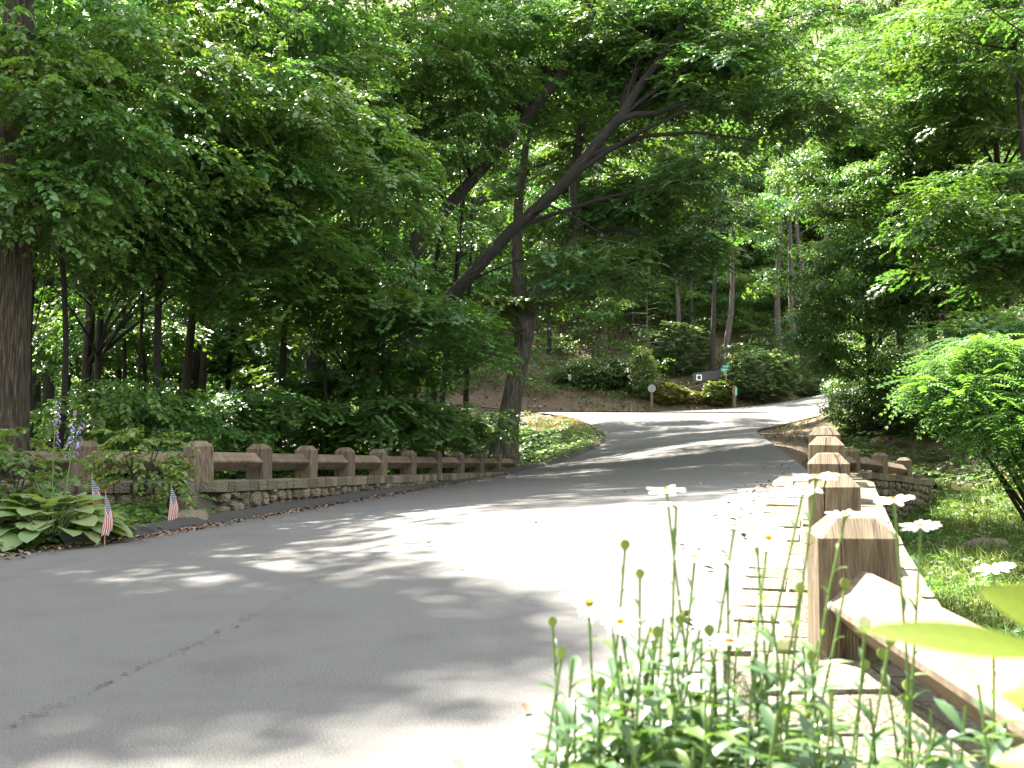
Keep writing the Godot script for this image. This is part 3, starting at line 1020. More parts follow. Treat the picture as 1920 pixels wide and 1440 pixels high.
func build_near_trees() -> void:
	# old trunk standing at the flower bed
	var b := gp(12, 13.6)
	var bs := []
	bs += boughs_in(W(-8.5, 14.5, 10.5), Vector3(2.6, 3.0, 2.2), 22, 0.8, 1.4)
	tree("old_tree", "thick brown-barked trunk standing at the flower bed behind the hosta", "", [b, b + Vector3(0.05, 5, 0), b + Vector3(0.1, 11, 0), b + Vector3(0.4, 15, 0.3)], 0.27, 0.12, M.bark_brown, bs, "ovate", MID, 12, 1.0, 14)
	# understory trees along the wall: flat layers, lit from above
	var specs := [
		# u, d, lean, r, crown centre (u,v,d), radii, n, spray, col
		[85, 15.0, 0.2, 0.07, [150, 190, 14.2], Vector3(1.9, 1.7, 1.2), 44, "ovate", LIGHT, "slim tree with bright ovate leaves spreading over the shaded rail beside the old trunk"],
		[295, 17.0, 0.1, 0.1, [330, 200, 16.2], Vector3(2.4, 1.9, 1.3), 52, "ovate", LIGHT, "small dark-stemmed tree with layered bright boughs behind the leafy shrub"],
		[345, 20.5, -0.2, 0.14, [470, 330, 17.5], Vector3(2.3, 1.5, 1.3), 42, "maple", MID, "straight dark tree with palmate leaves behind the second post of the shaded rail"],
		[190, 19.0, 0.1, 0.1, [120, 430, 15.5], Vector3(1.9, 0.7, 1.0), 18, "ovate", MID, "slender straight trunk between the old trunk and the leafy shrub"],
		[145, 21.0, -0.2, 0.17, [280, 480, 17.0], Vector3(1.7, 0.6, 0.9), 16, "maple", DEEP, "stout dark trunk between the old trunk and the leafy shrub"],
		[380, 24.0, 0.2, 0.13, [420, 120, 20.0], Vector3(3.2, 2.2, 1.6), 46, "maple", COOL, "grey trunk with cool green palmate foliage deep behind the shaded rail"],
		[500, 22.0, 0.4, 0.09, [560, 330, 20.0], Vector3(2.2, 1.8, 1.3), 44, "ovate", MID, "slim tree whose boughs reach across in front of the leaning trunks"],
		[655, 24.5, 0.1, 0.1, [700, 580, 21.5], Vector3(2.0, 0.8, 0.9), 22, "maple", MID, "pale blotched slim trunk behind the middle of the shaded rail"],
		[610, 22.0, 0.3, 0.06, [470, 520, 19.5], Vector3(1.8, 0.6, 0.9), 16, "maple", DEEP, "thin sapling with dark palmate leaves behind the shaded rail"],
		[760, 25.5, 0.2, 0.08, [820, 660, 24.5], Vector3(1.5, 0.7, 0.8), 16, "maple", DEEP, "thin tree with drooping dark boughs at the foot of the leaning trunk"],
		[350, 28.0, 0.1, 0.06, [350, 640, 27.0], Vector3(2.6, 0.9, 1.0), 22, "maple", MID, "sapling deep in the hollow behind the first posts of the shaded rail"],
		[170, 25.0, 0.1, 0.06, [140, 620, 24.0], Vector3(1.8, 0.9, 0.9), 18, "ovate", MID, "sapling deep in the hollow behind the hosta spikes"],
		[530, 29.0, 0.1, 0.06, [510, 655, 28.0], Vector3(2.0, 0.9, 0.9), 18, "maple", MID, "sapling deep in the hollow behind the second leaning trunk"],
		[260, 23.0, 0.1, 0.06, [250, 590, 22.0], Vector3(1.5, 0.7, 0.8), 14, "ovate", MID, "sapling with thin boughs between the slim trunks in the hollow"],
		[240, 18.0, 0.1, 0.05, [250, 765, 16.0], Vector3(1.2, 0.35, 0.7), 12, "ovate", MID, "sapling with a low bough just behind the leafy shrub"],
		[590, 23.5, 0.1, 0.05, [620, 690, 23.0], Vector3(1.5, 0.6, 0.7), 16, "maple", MID, "sapling between the two leaning trunks"],
		[540, 21.5, 0.1, 0.05, [480, 760, 21.0], Vector3(1.3, 0.4, 0.8), 12, "maple", DEEP, "sapling spreading just above the rail at the foot of the second leaning trunk"],
		[700, 23.5, 0.1, 0.05, [680, 770, 22.0], Vector3(1.5, 0.35, 0.8), 14, "maple", MID, "sapling spreading just above the rail at the foot of the leaning trunk"],
		[840, 27.0, 0.1, 0.05, [850, 780, 26.5], Vector3(1.5, 0.35, 0.8), 14, "maple", DEEP, "sapling low over the far end of the shaded rail"],
		[80, 16.5, -0.1, 0.05, [40, 240, 12.9], Vector3(1.0, 1.3, 0.4), 18, "ovate", MID, "sapling whose leaves hang in front of the old trunk"],
	]
	for s in specs:
		var base := gp(s[0], s[1])
		var c := P(s[4][0], s[4][1], s[4][2])
		var top := Vector3(lerpf(base.x, c.x, 0.4) + s[2], maxf(c.y + 2.5, 9.0), lerpf(base.z, c.z, 0.35))
		var bl := boughs_in(c, s[5], s[6], 0.45, 1.0)
		bl += boughs_in(top + Vector3(0, 1.0, 0), Vector3(1.6, 1.6, 1.6), 3, 0.5, 0.9)
		tree("forest_tree", s[9], "trees behind the shaded guard rail", [base, base.lerp(top, 0.33) + Vector3(rf(-0.2, 0.2), 0, 0), base.lerp(top, 0.7) + Vector3(rf(-0.25, 0.25), 0, 0), top + Vector3(0, 2.0, 0)], s[3] * 0.78, s[3] * 0.25, M.bark_dark if s[8] != COOL else M.bark_grey, bl, s[7], s[8], 18, 0.78, 9, [], 3)

	# slim stems told apart behind the rail
	for q in [[60, 17.5, 0.07, -0.2], [112, 23.0, 0.1, 0.2], [215, 25.0, 0.08, 0.1], [240, 21.0, 0.05, -0.1], [330, 28.0, 0.1, 0.2], [412, 27.0, 0.08, 0.3], [455, 30.0, 0.11, 0.0], [520, 31.0, 0.1, 0.3], [635, 31.0, 0.1, 0.2], [685, 33.0, 0.09, -0.2], [725, 30.0, 0.13, 0.6], [790, 34.0, 0.12, 0.5], [815, 31.0, 0.1, 0.3], [870, 37.0, 0.12, 0.1]]:
		var base := gp(q[0], q[1])
		var h := rf(9.0, 12.0)
		tree("slim_tree", "slim dark trunk rising out of the hollow behind the shaded rail", "slim trunks in the hollow", [base, base + Vector3(q[3] * 0.8, h * 0.35, 0), base + Vector3(q[3] * 2.0, h * 0.7, 0), base + Vector3(q[3] * 3.0, h, 0)], q[2], q[2] * 0.4, M.bark_dark, boughs_in(base + Vector3(q[3] * 2.5, h * 0.85, 0), Vector3(1.6, 1.6, 1.6), 7, 0.5, 0.9), "maple", MID, 12, 0.9, 8, [], 2)
	# the two leaning trees
	var a1 := pxpath([[668, 815, 27.0], [705, 735, 26.8], [770, 630, 26.4], [860, 540, 26.0], [960, 432, 25.6], [1060, 342, 25.2], [1125, 262, 25.0], [1165, 220, 24.8]])
	var bl := boughs_in(P(1270, 120, 26.4), Vector3(2.0, 1.3, 1.4), 46, 0.5, 1.0)
	bl += boughs_in(P(1110, 60, 27.0), Vector3(2.4, 1.2, 1.5), 34, 0.5, 1.0)
	bl += boughs_in(P(1420, 160, 25.0), Vector3(2.3, 1.2, 1.8), 38, 0.5, 1.0)
	bl += boughs_in(P(1320, 300, 25.0), Vector3(1.2, 0.8, 1.0), 14, 0.4, 0.8)
	bl += boughs_in(P(1400, 10, 26.0), Vector3(2.4, 0.9, 1.8), 24, 0.5, 1.0)
	bl += boughs_in(P(1100, 490, 26.0), Vector3(1.4, 0.6, 0.9), 16, 0.4, 0.8)
	tree("leaning_tree", "big dark trunk leaning far out over the road", "", a1, 0.2, 0.12, M.bark_dark, bl, "maple", COOL, 16, 0.8, 14, [
		[pxpath([[1155, 228, 24.8], [1190, 215, 24.7], [1230, 212, 24.6], [1300, 190, 24.4], [1400, 170, 24.2]]), 0.1],
		[pxpath([[1100, 295, 25.1], [1150, 275, 24.8], [1210, 255, 24.6], [1300, 248, 24.3], [1420, 262, 24.0]]), 0.085],
		[pxpath([[1160, 225, 24.8], [1200, 160, 24.9], [1260, 80, 25.0], [1300, 0, 25.2], [1330, -80, 25.4]]), 0.12],
		[pxpath([[985, 408, 25.5], [1030, 385, 25.0], [1065, 400, 24.7], [1150, 450, 24.5]]), 0.045]], 14)
	var a2 := pxpath([[570, 815, 25.5], [585, 700, 25.5], [612, 610, 25.6], [690, 520, 25.8], [800, 428, 26.0], [872, 352, 26.2], [960, 250, 26.4], [1060, 130, 26.6], [1110, 20, 27.0]])
	bl = boughs_in(P(790, 240, 25.5), Vector3(2.4, 1.2, 1.0), 40, 0.5, 1.0)
	bl += boughs_in(P(760, 90, 25.5), Vector3(3.2, 1.4, 2.0), 44, 0.6, 1.1)
	bl += boughs_in(P(960, 130, 28.5), Vector3(2.6, 1.6, 1.5), 36, 0.6, 1.1)
	bl += boughs_in(P(650, 520, 23.5), Vector3(2.0, 0.9, 1.0), 26, 0.5, 0.9)
	bl += boughs_in(P(960, -150, 27.0), Vector3(4.5, 2.0, 4.0), 12, 0.8, 1.3)
	tree("leaning_tree", "second dark trunk curving over behind the shaded rail", "", a2, 0.22, 0.12, M.bark_dark, bl, "ovate", LIGHT, 15, 0.82, 14, [], 6)
	# the forked tree at the end of the rail
	var a3 := pxpath([[945, 838, 31.0], [962, 740, 31.0], [985, 620, 31.1], [1000, 560, 31.1], [1045, 500, 31.2], [1085, 430, 31.4], [1075, 330, 31.8], [1100, 200, 32.0]])
	bl = boughs_in(P(1090, 500, 31.5), Vector3(1.6, 0.7, 1.0), 20, 0.5, 1.0)
	bl += boughs_in(P(1210, 420, 32.0), Vector3(2.6, 1.6, 1.6), 44, 0.6, 1.2)
	bl += boughs_in(P(1130, 180, 33.0), Vector3(3.4, 2.2, 2.4), 44, 0.7, 1.3)
	bl += boughs_in(P(905, 600, 31.5), Vector3(1.3, 1.2, 1.0), 22, 0.5, 0.9)
	tree("forked_tree", "tall forked trunk with furrowed bark at the end of the shaded rail", "", a3, 0.32, 0.12, M.bark_grey, bl, "maple", LIGHT, 13, 0.95, 16, [
		[pxpath([[985, 640, 31.1], [975, 560, 31.0], [968, 480, 31.0], [972, 380, 31.0], [990, 240, 31.2], [1000, 100, 31.5]]), 0.25],
		[pxpath([[1085, 440, 31.4], [1160, 430, 31.3], [1230, 455, 31.0], [1290, 450, 30.8]]), 0.08]], 5)

# tall trees whose crowns stand above the picture; the sun passes between their boughs onto the road
func under_sun(x: float, d: float, y: float, h: float) -> Vector3:
	return W(x - 0.381 * h, d + 0.524 * h, y + h)

func build_overstory() -> void:
	var sets := [
		[-9.3, 15.8, [], "very tall straight tree behind the flower bed, its crown far above"],
		[-7.4, 24.0, [], "very tall straight tree in the hollow behind the shaded rail, its crown far above"],
		[-5.0, 38.0, [], "very tall straight tree in the hollow near the low bank, its crown far above"],
	]
	for i in 48:
		sets[0][2].append([under_sun(rf(-5.6, -0.6), rf(3.7, 6.2), -1.1, rf(17, 22)), rf(0.7, 1.0)])
	for i in 12:
		sets[0][2].append([under_sun(rf(-6.0, -2.0), rf(6.4, 10.5), -1.1, rf(17, 22)), rf(0.5, 0.9)])
	for i in 24:
		sets[0][2].append([under_sun(rf(-9.5, -3.6), rf(0.5, 12.0), -1.1, rf(15, 21)), rf(0.8, 1.3)])
	for i in 26:
		sets[1][2].append([under_sun(rf(0.6, 5.0), rf(12.0, 22.0), -0.9, rf(16, 22)), rf(0.6, 1.0)])
	for i in 34:
		sets[1][2].append([under_sun(rf(-4.5, 4.8), rf(10.4, 19.0), -1.0, rf(16, 22)), rf(0.35, 0.75)])
	for i in 24:
		sets[1][2].append([under_sun(rf(-4.0, 4.6), rf(17.0, 30.0), -1.0, rf(16, 22)), rf(0.9, 1.6)])
	for i in 64:
		sets[2][2].append([under_sun(rf(2.5, 13.0), rf(29.0, 54.0), -0.5, rf(15, 20)), rf(1.2, 2.0)])
	for q in sets:
		var base := W(q[0], q[1], gy(q[0], q[1]))
		tree("tall_tree", q[3], "", [base, base + Vector3(0.2, 7, 0), base + Vector3(-0.1, 14, 0.2), base + Vector3(0.2, 21, 0)], 0.3, 0.1, M.bark_dark, q[2], "clump", MID, 8.0, 1.0, 10, [], 2)

func build_right_trees() -> void:
	# trees on the bank beyond the second wall
	var specs := [
		[1640, 38.0, 0.15, [1610, 560, 36.0], Vector3(2.0, 2.6, 1.8), 60, "clump", LIGHT, M.bark_dark, "young tree on the bank with yellow-green foliage hanging down to the verge"],
		[1690, 41.0, 0.18, [1610, 330, 38.0], Vector3(2.2, 2.4, 2.0), 60, "clump", MID, M.bark_dark, "leafy tree on the bank whose crown edges the opening over the road"],
		[1745, 36.0, 0.17, [1740, 420, 34.0], Vector3(2.8, 2.6, 1.6), 60, "clump", MID, M.bark_brown, "brown trunk among the trees on the bank"],
		[1793, 34.0, 0.13, [1760, 160, 31.0], Vector3(3.0, 1.8, 2.0), 50, "maple", COOL, M.bark_grey, "pale grey trunk with blotched bark on the bank"],
		[1835, 38.0, 0.13, [1850, 300, 32.0], Vector3(2.6, 2.0, 2.0), 50, "maple", MID, M.bark_dark, "dark slim trunk beside the pale grey trunk on the bank"],
		[1870, 40.0, 0.12, [1800, 520, 34.0], Vector3(2.4, 1.0, 1.6), 34, "clump", DEEP, M.bark_dark, "slim dark trunk deep in the bank trees"],
		[1905, 33.0, 0.14, [1880, 100, 28.0], Vector3(2.2, 1.8, 1.6), 44, "maple", LIGHT, M.bark_brown, "tree on the bank with pale sunlit palmate boughs"],
		[1965, 27.0, 0.12, [1850, 420, 25.0], Vector3(1.8, 1.6, 1.4), 44, "maple", MID, M.bark_dark, "tree whose flat sunlit boughs hang above the fern-leaved bush"],
		[1975, 24.0, 0.1, [1890, 620, 21.5], Vector3(1.0, 0.5, 0.9), 16, "maple", MID, M.bark_dark, "tree with a low bough just over the fern-leaved bush"],
		[1700, 47.0, 0.16, [1690, 180, 44.0], Vector3(3.4, 3.0, 2.4), 56, "clump", MID, M.bark_dark, "tall tree behind the bank trees"],
		[1655, 44.0, 0.1, [1640, 690, 40.0], Vector3(1.2, 1.0, 1.4), 24, "clump", DEEP, M.bark_dark, "low dark tree hanging over the edge of the side road"],
		[1560, 52.0, 0.12, [1545, 240, 47.0], Vector3(2.0, 2.2, 2.0), 40, "clump", MID, M.bark_dark, "slim tree at the corner of the side road"],
	]
	# bare pale twigs reaching in at the top
	var bare := [
		[pxpath([[1990, 120, 23.0], [1920, 62, 22.5], [1870, 28, 22.2], [1815, -20, 22.0]]), 0.03],
		[pxpath([[1985, 240, 23.0], [1918, 165, 22.4], [1885, 118, 22.2], [1835, 92, 22.0], [1805, 78, 21.9]]), 0.026],
		[pxpath([[1990, 262, 23.0], [1920, 246, 22.6], [1860, 238, 22.3]]), 0.022]]
	for s in specs:
		var base := gp(s[0], s[1])
		var c := P(s[3][0], s[3][1], s[3][2])
		var top := Vector3(lerpf(base.x, c.x, 0.45), maxf(c.y + 2.5, 10.0), lerpf(base.z, c.z, 0.3))
		var bl := boughs_in(c, s[4], s[5], 0.5, 1.1)
		bl += boughs_in(top + Vector3(0, 2.0, 0), Vector3(2.4, 2.0, 2.2), 6, 0.7, 1.2)
		if s[0] == 1560:
			bl += boughs_in(P(1590, 0, 46.0), Vector3(3.0, 1.2, 2.0), 26, 0.6, 1.1)
		tree("bank_tree", s[9], "trees on the bank", [base, base.lerp(top, 0.35) + Vector3(rf(-0.25, 0.25), 0, 0), base.lerp(top, 0.7) + Vector3(rf(-0.3, 0.3), 0, 0), top + Vector3(0, 3.0, 0)], s[2] * 1.1, s[2] * 0.35, s[8], bl, s[6], s[7], 10.0 if s[6] == "clump" else 14.0, 0.64 if s[6] == "clump" else 0.85, 9, bare if s[0] == 1965 else [], 2)
	# bush with pinnate leaves in full sun
	var o := thing("locust_bush", "bright sunlit bush with fern-like pinnate leaves beyond the wall", "shrub", gp(1985, 17.8))
	var base: Vector3 = o.position
	var m := MB.new()
	var sets: Array[Spread] = [Spread.new(), Spread.new()]
	var lobes := [[1825, 672, 17.0, 0.4], [1885, 692, 16.8, 0.48], [1775, 700, 16.8, 0.28], [1845, 742, 16.4, 0.42], [1905, 785, 16.0, 0.42], [1930, 730, 17.0, 0.5], [1735, 728, 16.6, 0.16], [1950, 690, 17.5, 0.45], [1970, 800, 16.6, 0.55], [1955, 850, 16.0, 0.32], [1870, 650, 17.2, 0.24], [1795, 752, 16.4, 0.18], [1860, 812, 16.0, 0.16]]
	for q in lobes:
		var c := P(q[0], q[1], q[2])
		var r: float = q[3]
		m.tube(limb_pts(Vector3(rf(-0.1, 0.1), 0, rf(-0.1, 0.1)), c - base, 0.15), [0.05, 0.042, 0.034, 0.026, 0.018, 0.008], 6)
		for i in int(760 * r * r) + 60:
			var p := Vector3.ONE
			while p.length() > 1.0:
				p = Vector3(rf(-1, 1), rf(-1, 1), rf(-1, 1))
			var pos := c + p * r * (1.0 + 0.35 * rng.randf() * rng.randf()) - Vector3(0, 0.12 * p.length_squared() * r, 0)
			var yaw := atan2(-p.x, -p.z) + rf(-1.0, 1.0)
			var x := Transform3D((Basis(Vector3.UP, yaw) * Basis(Vector3.RIGHT, rf(-0.2, 0.9)) * Basis(Vector3.BACK, rf(-0.5, 0.5))).scaled(Vector3.ONE * rf(0.8, 1.3)), pos)
			var f := rf(0.8, 1.2)
			sets[i % 2].put(x, Color(0.115 * f, 0.24 * f, 0.075 * f))
	part("stem", m.mesh(), M.bark_brown, o)
	for k in 2:
		spread_node(sets[k], "foliage", SP["frond%d" % k], o, base)

func build_far() -> void:
	# trees standing on the slope behind the junction, trunks told apart
	var trunks := [[1335, 76, 0.2, 0.3], [1352, 77, 0.26, 0.7], [1463, 80, 0.3, 0.0], [1500, 78, 0.28, -0.4], [1513, 80, 0.3, -0.1], [1542, 84, 0.2, 0.5], [1275, 79, 0.2, -0.3], [1300, 84, 0.2, 0.1], [1130, 82, 0.42, 0.0], [1075, 86, 0.3, 0.1], [1180, 88, 0.26, 0.2], [1240, 90, 0.3, 0.0], [1400, 92, 0.26, 0.1], [1430, 98, 0.3, 0.0], [1030, 80, 0.18, 0.0], [890, 84, 0.25, 0.2], [830, 80, 0.25, 0.0], [760, 78, 0.28, 0.1], [700, 76, 0.22, 0.0], [630, 74, 0.25, 0.0], [560, 72, 0.2, 0.0], [480, 74, 0.3, 0.0], [400, 70, 0.26, 0.0], [310, 66, 0.26, 0.0], [220, 64, 0.3, 0.0], [120, 60, 0.3, 0.0], [40, 58, 0.3, 0.0], [1590, 90, 0.25, 0.0], [1650, 92, 0.3, 0.0], [1720, 88, 0.3, 0.0], [1800, 84, 0.3, 0.0], [1880, 80, 0.3, 0.0], [960, 96, 0.3, 0.0], [1110, 104, 0.3, 0.0], [1340, 106, 0.3, 0.0], [1490, 110, 0.3, 0.0]]
	for t in trunks:
		var base := gp(t[0], t[1])
		var hgt := rf(15.0, 20.0)
		var top := base + Vector3(t[3] * 2.5, hgt, rf(-1, 1))
		var open: bool = t[1] < 87.0 and t[0] > 1000
		var bl := boughs_in(base + Vector3(t[3] * 2.0, hgt * 0.8, 0), Vector3(4.2, 4.2, 4.0), 5 if open else 34, 0.8, 1.5)
		bl += boughs_in(base + Vector3(0, hgt * 0.4, 1.5), Vector3(3.6, 3.6, 2.8), 1 if open else 20, 0.8, 1.4)
		var bark = [M.bark_dark, M.bark_grey, M.bark_grey][rng.randi() % 3]
		tree("slope_tree", "tall slender tree on the wooded slope behind the junction", "trees on the wooded slope", [base, base.lerp(top, 0.35) + Vector3(rf(-0.3, 0.3), 0, 0), base.lerp(top, 0.7) + Vector3(rf(-0.4, 0.4), 0, 0), top], t[2], t[2] * 0.3, bark, bl, "clump", [MID, LIGHT, YELLOW, COOL][rng.randi() % 4], 2.6, 1.35, 7, [], 3)
	for q in [[1010, 82], [1060, 88], [1105, 80], [1150, 92], [1195, 83], [1240, 84], [1285, 93], [1330, 88], [1375, 83], [1420, 86], [1455, 92], [1490, 88], [1530, 90], [1575, 86], [940, 86], [870, 80], [1350, 98], [1250, 100], [1120, 100], [1440, 102]]:
		var base := gp(q[0] + rf(-10, 10), q[1])
		var hgt := rf(5.0, 8.0)
		tree("understory_tree", "small leafy tree spreading under the tall trunks on the slope behind the junction", "small trees on the wooded slope", [base, base + Vector3(rf(-0.3, 0.3), hgt * 0.5, 0), base + Vector3(rf(-0.5, 0.5), hgt, 0)], 0.08, 0.03, M.bark_grey, boughs_in(base + Vector3(0, hgt * 0.66, 0), Vector3(2.6, hgt * 0.36, 2.0), 22, 0.6, 1.3), "clump", LIGHT, 4.0, 0.95, 6, [], 2)
	# the wood higher up the slope, tree by tree
	for row in 6:
		for i in 16:
			var d := 96.0 + row * 13.0 + rf(-4, 4)
			var u := -150.0 + i * 145.0 + rf(-50, 50) + (70.0 if row % 2 else 0.0)
			var base := gp(u, d)
			var hgt := rf(15.0, 22.0)
			var bl := boughs_in(base + Vector3(0, hgt * 0.62, 0), Vector3(5.5, 7.0, 5.0), 34, 1.4, 2.6)
			tree("upper_tree", "full leafy tree high on the slope above the junction", "trees high on the wooded slope", [base, base + Vector3(rf(-0.5, 0.5), hgt * 0.5, 0), base + Vector3(rf(-1, 1), hgt, 0)], 0.28, 0.08, M.bark_grey, bl, "clump", [YELLOW, LIGHT, COOL][rng.randi() % 3], 1.6, 1.9, 6, [], 5)
	# tall trees standing in the hollow behind the shaded wall: their tops shade the forest floor
	for q in [[-14, 32, 18], [-8, 37, 18], [-19, 27, 18], [-18, 40, 19], [-11, 46, 18], [-5.5, 44, 17], [-24, 46, 19], [-16, 54, 18], [-4.5, 56, 15], [-26, 32, 18]]:
		var base := W(q[0], q[1], gy(q[0], q[1]))
		var bl := boughs_in(base + Vector3(0, q[2] * 0.72, 0), Vector3(3.8, 4.4, 3.8), 44, 1.0, 1.8)
		bl += boughs_in(base + Vector3(0, q[2] * 0.36, 0), Vector3(3.2, 2.4, 3.0), 16, 0.8, 1.4)
		tree("hollow_tree", "tall dark-stemmed tree in the hollow behind the shaded rail", "trees in the hollow", [base, base + Vector3(rf(-0.3, 0.3), q[2] * 0.4, 0), base + Vector3(rf(-0.5, 0.5), q[2] * 0.75, 0), base + Vector3(rf(-0.5, 0.5), q[2], 0)], 0.2, 0.06, M.bark_dark, bl, "clump", [MID, DEEP, MID][rng.randi() % 3], 4.5, 0.95, 8, [], 3)

	# bushes at the junction
	shrub("rhododendron", "large round rhododendron with leaves coloured lighter as if sunlit at the roadside beside the green street sign", gp(1430, 73.5), Vector3(2.6, 1.75, 1.5), 1500, "rhodo", Color(0.14, 0.225, 0.11), 1.25)  # leaf colour raised to stand in for sun on the bush tops
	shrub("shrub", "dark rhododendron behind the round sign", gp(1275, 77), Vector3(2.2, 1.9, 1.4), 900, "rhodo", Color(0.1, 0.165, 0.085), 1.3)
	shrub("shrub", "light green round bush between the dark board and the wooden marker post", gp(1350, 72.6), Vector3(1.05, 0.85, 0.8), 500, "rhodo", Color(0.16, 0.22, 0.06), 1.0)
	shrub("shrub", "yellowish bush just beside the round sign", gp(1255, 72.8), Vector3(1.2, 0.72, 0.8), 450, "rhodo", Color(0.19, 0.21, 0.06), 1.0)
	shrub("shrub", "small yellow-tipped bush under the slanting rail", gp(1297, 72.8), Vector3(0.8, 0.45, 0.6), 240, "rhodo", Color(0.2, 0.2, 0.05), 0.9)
	shrub("sapling", "light green sapling behind the round sign", gp(1205, 73.6), Vector3(0.85, 1.75, 0.7), 420, "clump", Color(0.13, 0.2, 0.06), 0.62, "", 3)
	shrub("shrub", "dark shrub along the far verge before the grey slope", gp(1110, 75), Vector3(2.4, 1.0, 1.2), 420, "clump", Color(0.08, 0.145, 0.045), 0.9)
	shrub("shrub", "dark shrub on the far verge below the pale tree", gp(1170, 75), Vector3(1.5, 1.1, 1.0), 300, "clump", Color(0.08, 0.145, 0.045), 0.8)
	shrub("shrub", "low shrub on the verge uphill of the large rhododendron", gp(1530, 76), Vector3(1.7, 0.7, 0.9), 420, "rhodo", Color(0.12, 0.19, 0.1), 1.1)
	shrub("shrub", "dark undergrowth bush at the bend of the side road", gp(1560, 80), Vector3(1.9, 1.2, 1.0), 380, "clump", Color(0.08, 0.145, 0.045), 0.8)
	var hollow := [[-5.8, 21.0, 1.0, 0.6], [-4.0, 21.5, 0.8, 0.6], [-4.6, 24.0, 1.2, 1.0], [-2.9, 24.5, 0.9, 0.8], [-7.6, 24.5, 1.3, 1.2], [-3.6, 28.0, 1.3, 1.0], [-2.0, 28.5, 0.9, 0.85], [-6.6, 30.0, 1.5, 1.3], [-1.8, 33.0, 1.2, 0.9], [-4.2, 34.0, 1.4, 1.2], [-10.0, 28.0, 1.5, 1.4], [-12.0, 36.0, 1.8, 1.5], [-8.5, 21.0, 1.0, 0.6]]
	for q in hollow:
		shrub("hollow_shrub", "dark broad-leaved shrub growing in the hollow behind the shaded rail", W(q[0], q[1], gy(q[0], q[1])), Vector3(q[2], q[3] + 0.45, q[2]), int(240 * q[2] * q[2]) + 40, "maple", Color(0.09, 0.185, 0.052), 0.85, "shrubs in the hollow")
	var banked := [[1660, 45, 1.5, 1.2], [1640, 42, 1.3, 1.2], [1680, 38, 1.5, 1.3], [1610, 39, 1.1, 0.9], [1720, 36, 1.3, 1.0], [1780, 33, 1.2, 0.9], [1850, 32, 1.4, 1.0], [1650, 50, 2.0, 1.8]]
	for q in banked:
		shrub("bank_shrub", "dense dark shrub on the bank between the sunlit wall and the side road", gp(q[0], q[1]), Vector3(q[2], q[3], q[2]), int(240 * q[2] * q[2]), "clump", Color(0.09, 0.185, 0.052), 0.55, "shrubs on the bank")
	for q in [[-15, -9], [-9, -14], [-3, -17], [4, -16], [10, -13], [15, -7], [-20, -2], [-14, -19], [9, -22], [17, 2], [-22, 8], [-1, -26], [19, 11]]:
		var b2 := W(q[0], q[1], gy(q[0], q[1]))
		var bl2 := boughs_in(b2 + Vector3(0, 4.6, 0), Vector3(3.6, 4.0, 3.4), 34, 1.2, 2.0)
		tree("roadside_tree", "leafy tree standing by the road outside the view", "trees around the bridge outside the view", [b2, b2 + Vector3(0.2, 4, 0), b2 + Vector3(0, 8.5, 0)], 0.25, 0.08, M.bark_dark, bl2, "clump", MID, 2.2, 1.5, 7, [], 6)
	# bare grey snag
	var base := gp(1215, 75.5)
	var o := thing("dead_tree", "bare grey dead conifer with thin level branches behind the round sign", "tree", base)
	var m := MB.new()
	m.tube([Vector3.ZERO, Vector3(0.02, 3.2, 0), Vector3(-0.05, 6.8, 0)], [0.09, 0.07, 0.02], 7)
	part("trunk", m.mesh(), M.bark_grey, o)
	for i in 15:
		var y := 2.4 + i * 0.3
		var a := rf(0, TAU) if i % 3 else PI + rf(-0.5, 0.5)
		var l := rf(1.0, 2.4)
		var bm := MB.new()
		bm.tube([Vector3(0, y, 0), Vector3(cos(a) * l * 0.5, y + 0.1, sin(a) * l * 0.5), Vector3(cos(a) * l, y + rf(-0.3, 0.2), sin(a) * l)], [0.028, 0.018, 0.006], 4)
		part("branch", bm.mesh(), M.bark_grey, o)

# ------------------------------------------------------------------ ground plants
func scatter(called: String, label: String, cat: String, spray: String, n: int, where: Callable, col: Color, smin: float, smax: float, vary := 0.3, patch := 0.5) -> void:
	var kinds := 2 if SP.has(spray + "1") else 1
	var sets: Array[Spread] = [Spread.new(), Spread.new()]
	for i in n:
		var q = where.call()
		if q == null:
			continue
		var f := 1.0 + rf(-vary, vary)
		var warm := 1.0 + patch * noise.get_noise_2d(q.x * 25.0, q.y * 25.0)
		var x := Transform3D((Basis(Vector3.UP, rf(0, TAU)) * Basis(Vector3.RIGHT, rf(-0.3, 0.3))).scaled(Vector3.ONE * rf(smin, smax)), W(q.x, q.y, q.z))
		sets[i % kinds].put(x, Color(col.r * f * warm, col.g * f, col.b * f))
	for k in kinds:
		if sets[k].tr.size() == 0:
			continue
		var o := spread_node(sets[k], numbered(called), SP[spray + (str(k) if kinds == 2 else "")], self)
		o.set_meta("kind", "stuff"); o.set_meta("label", label); o.set_meta("category", cat)

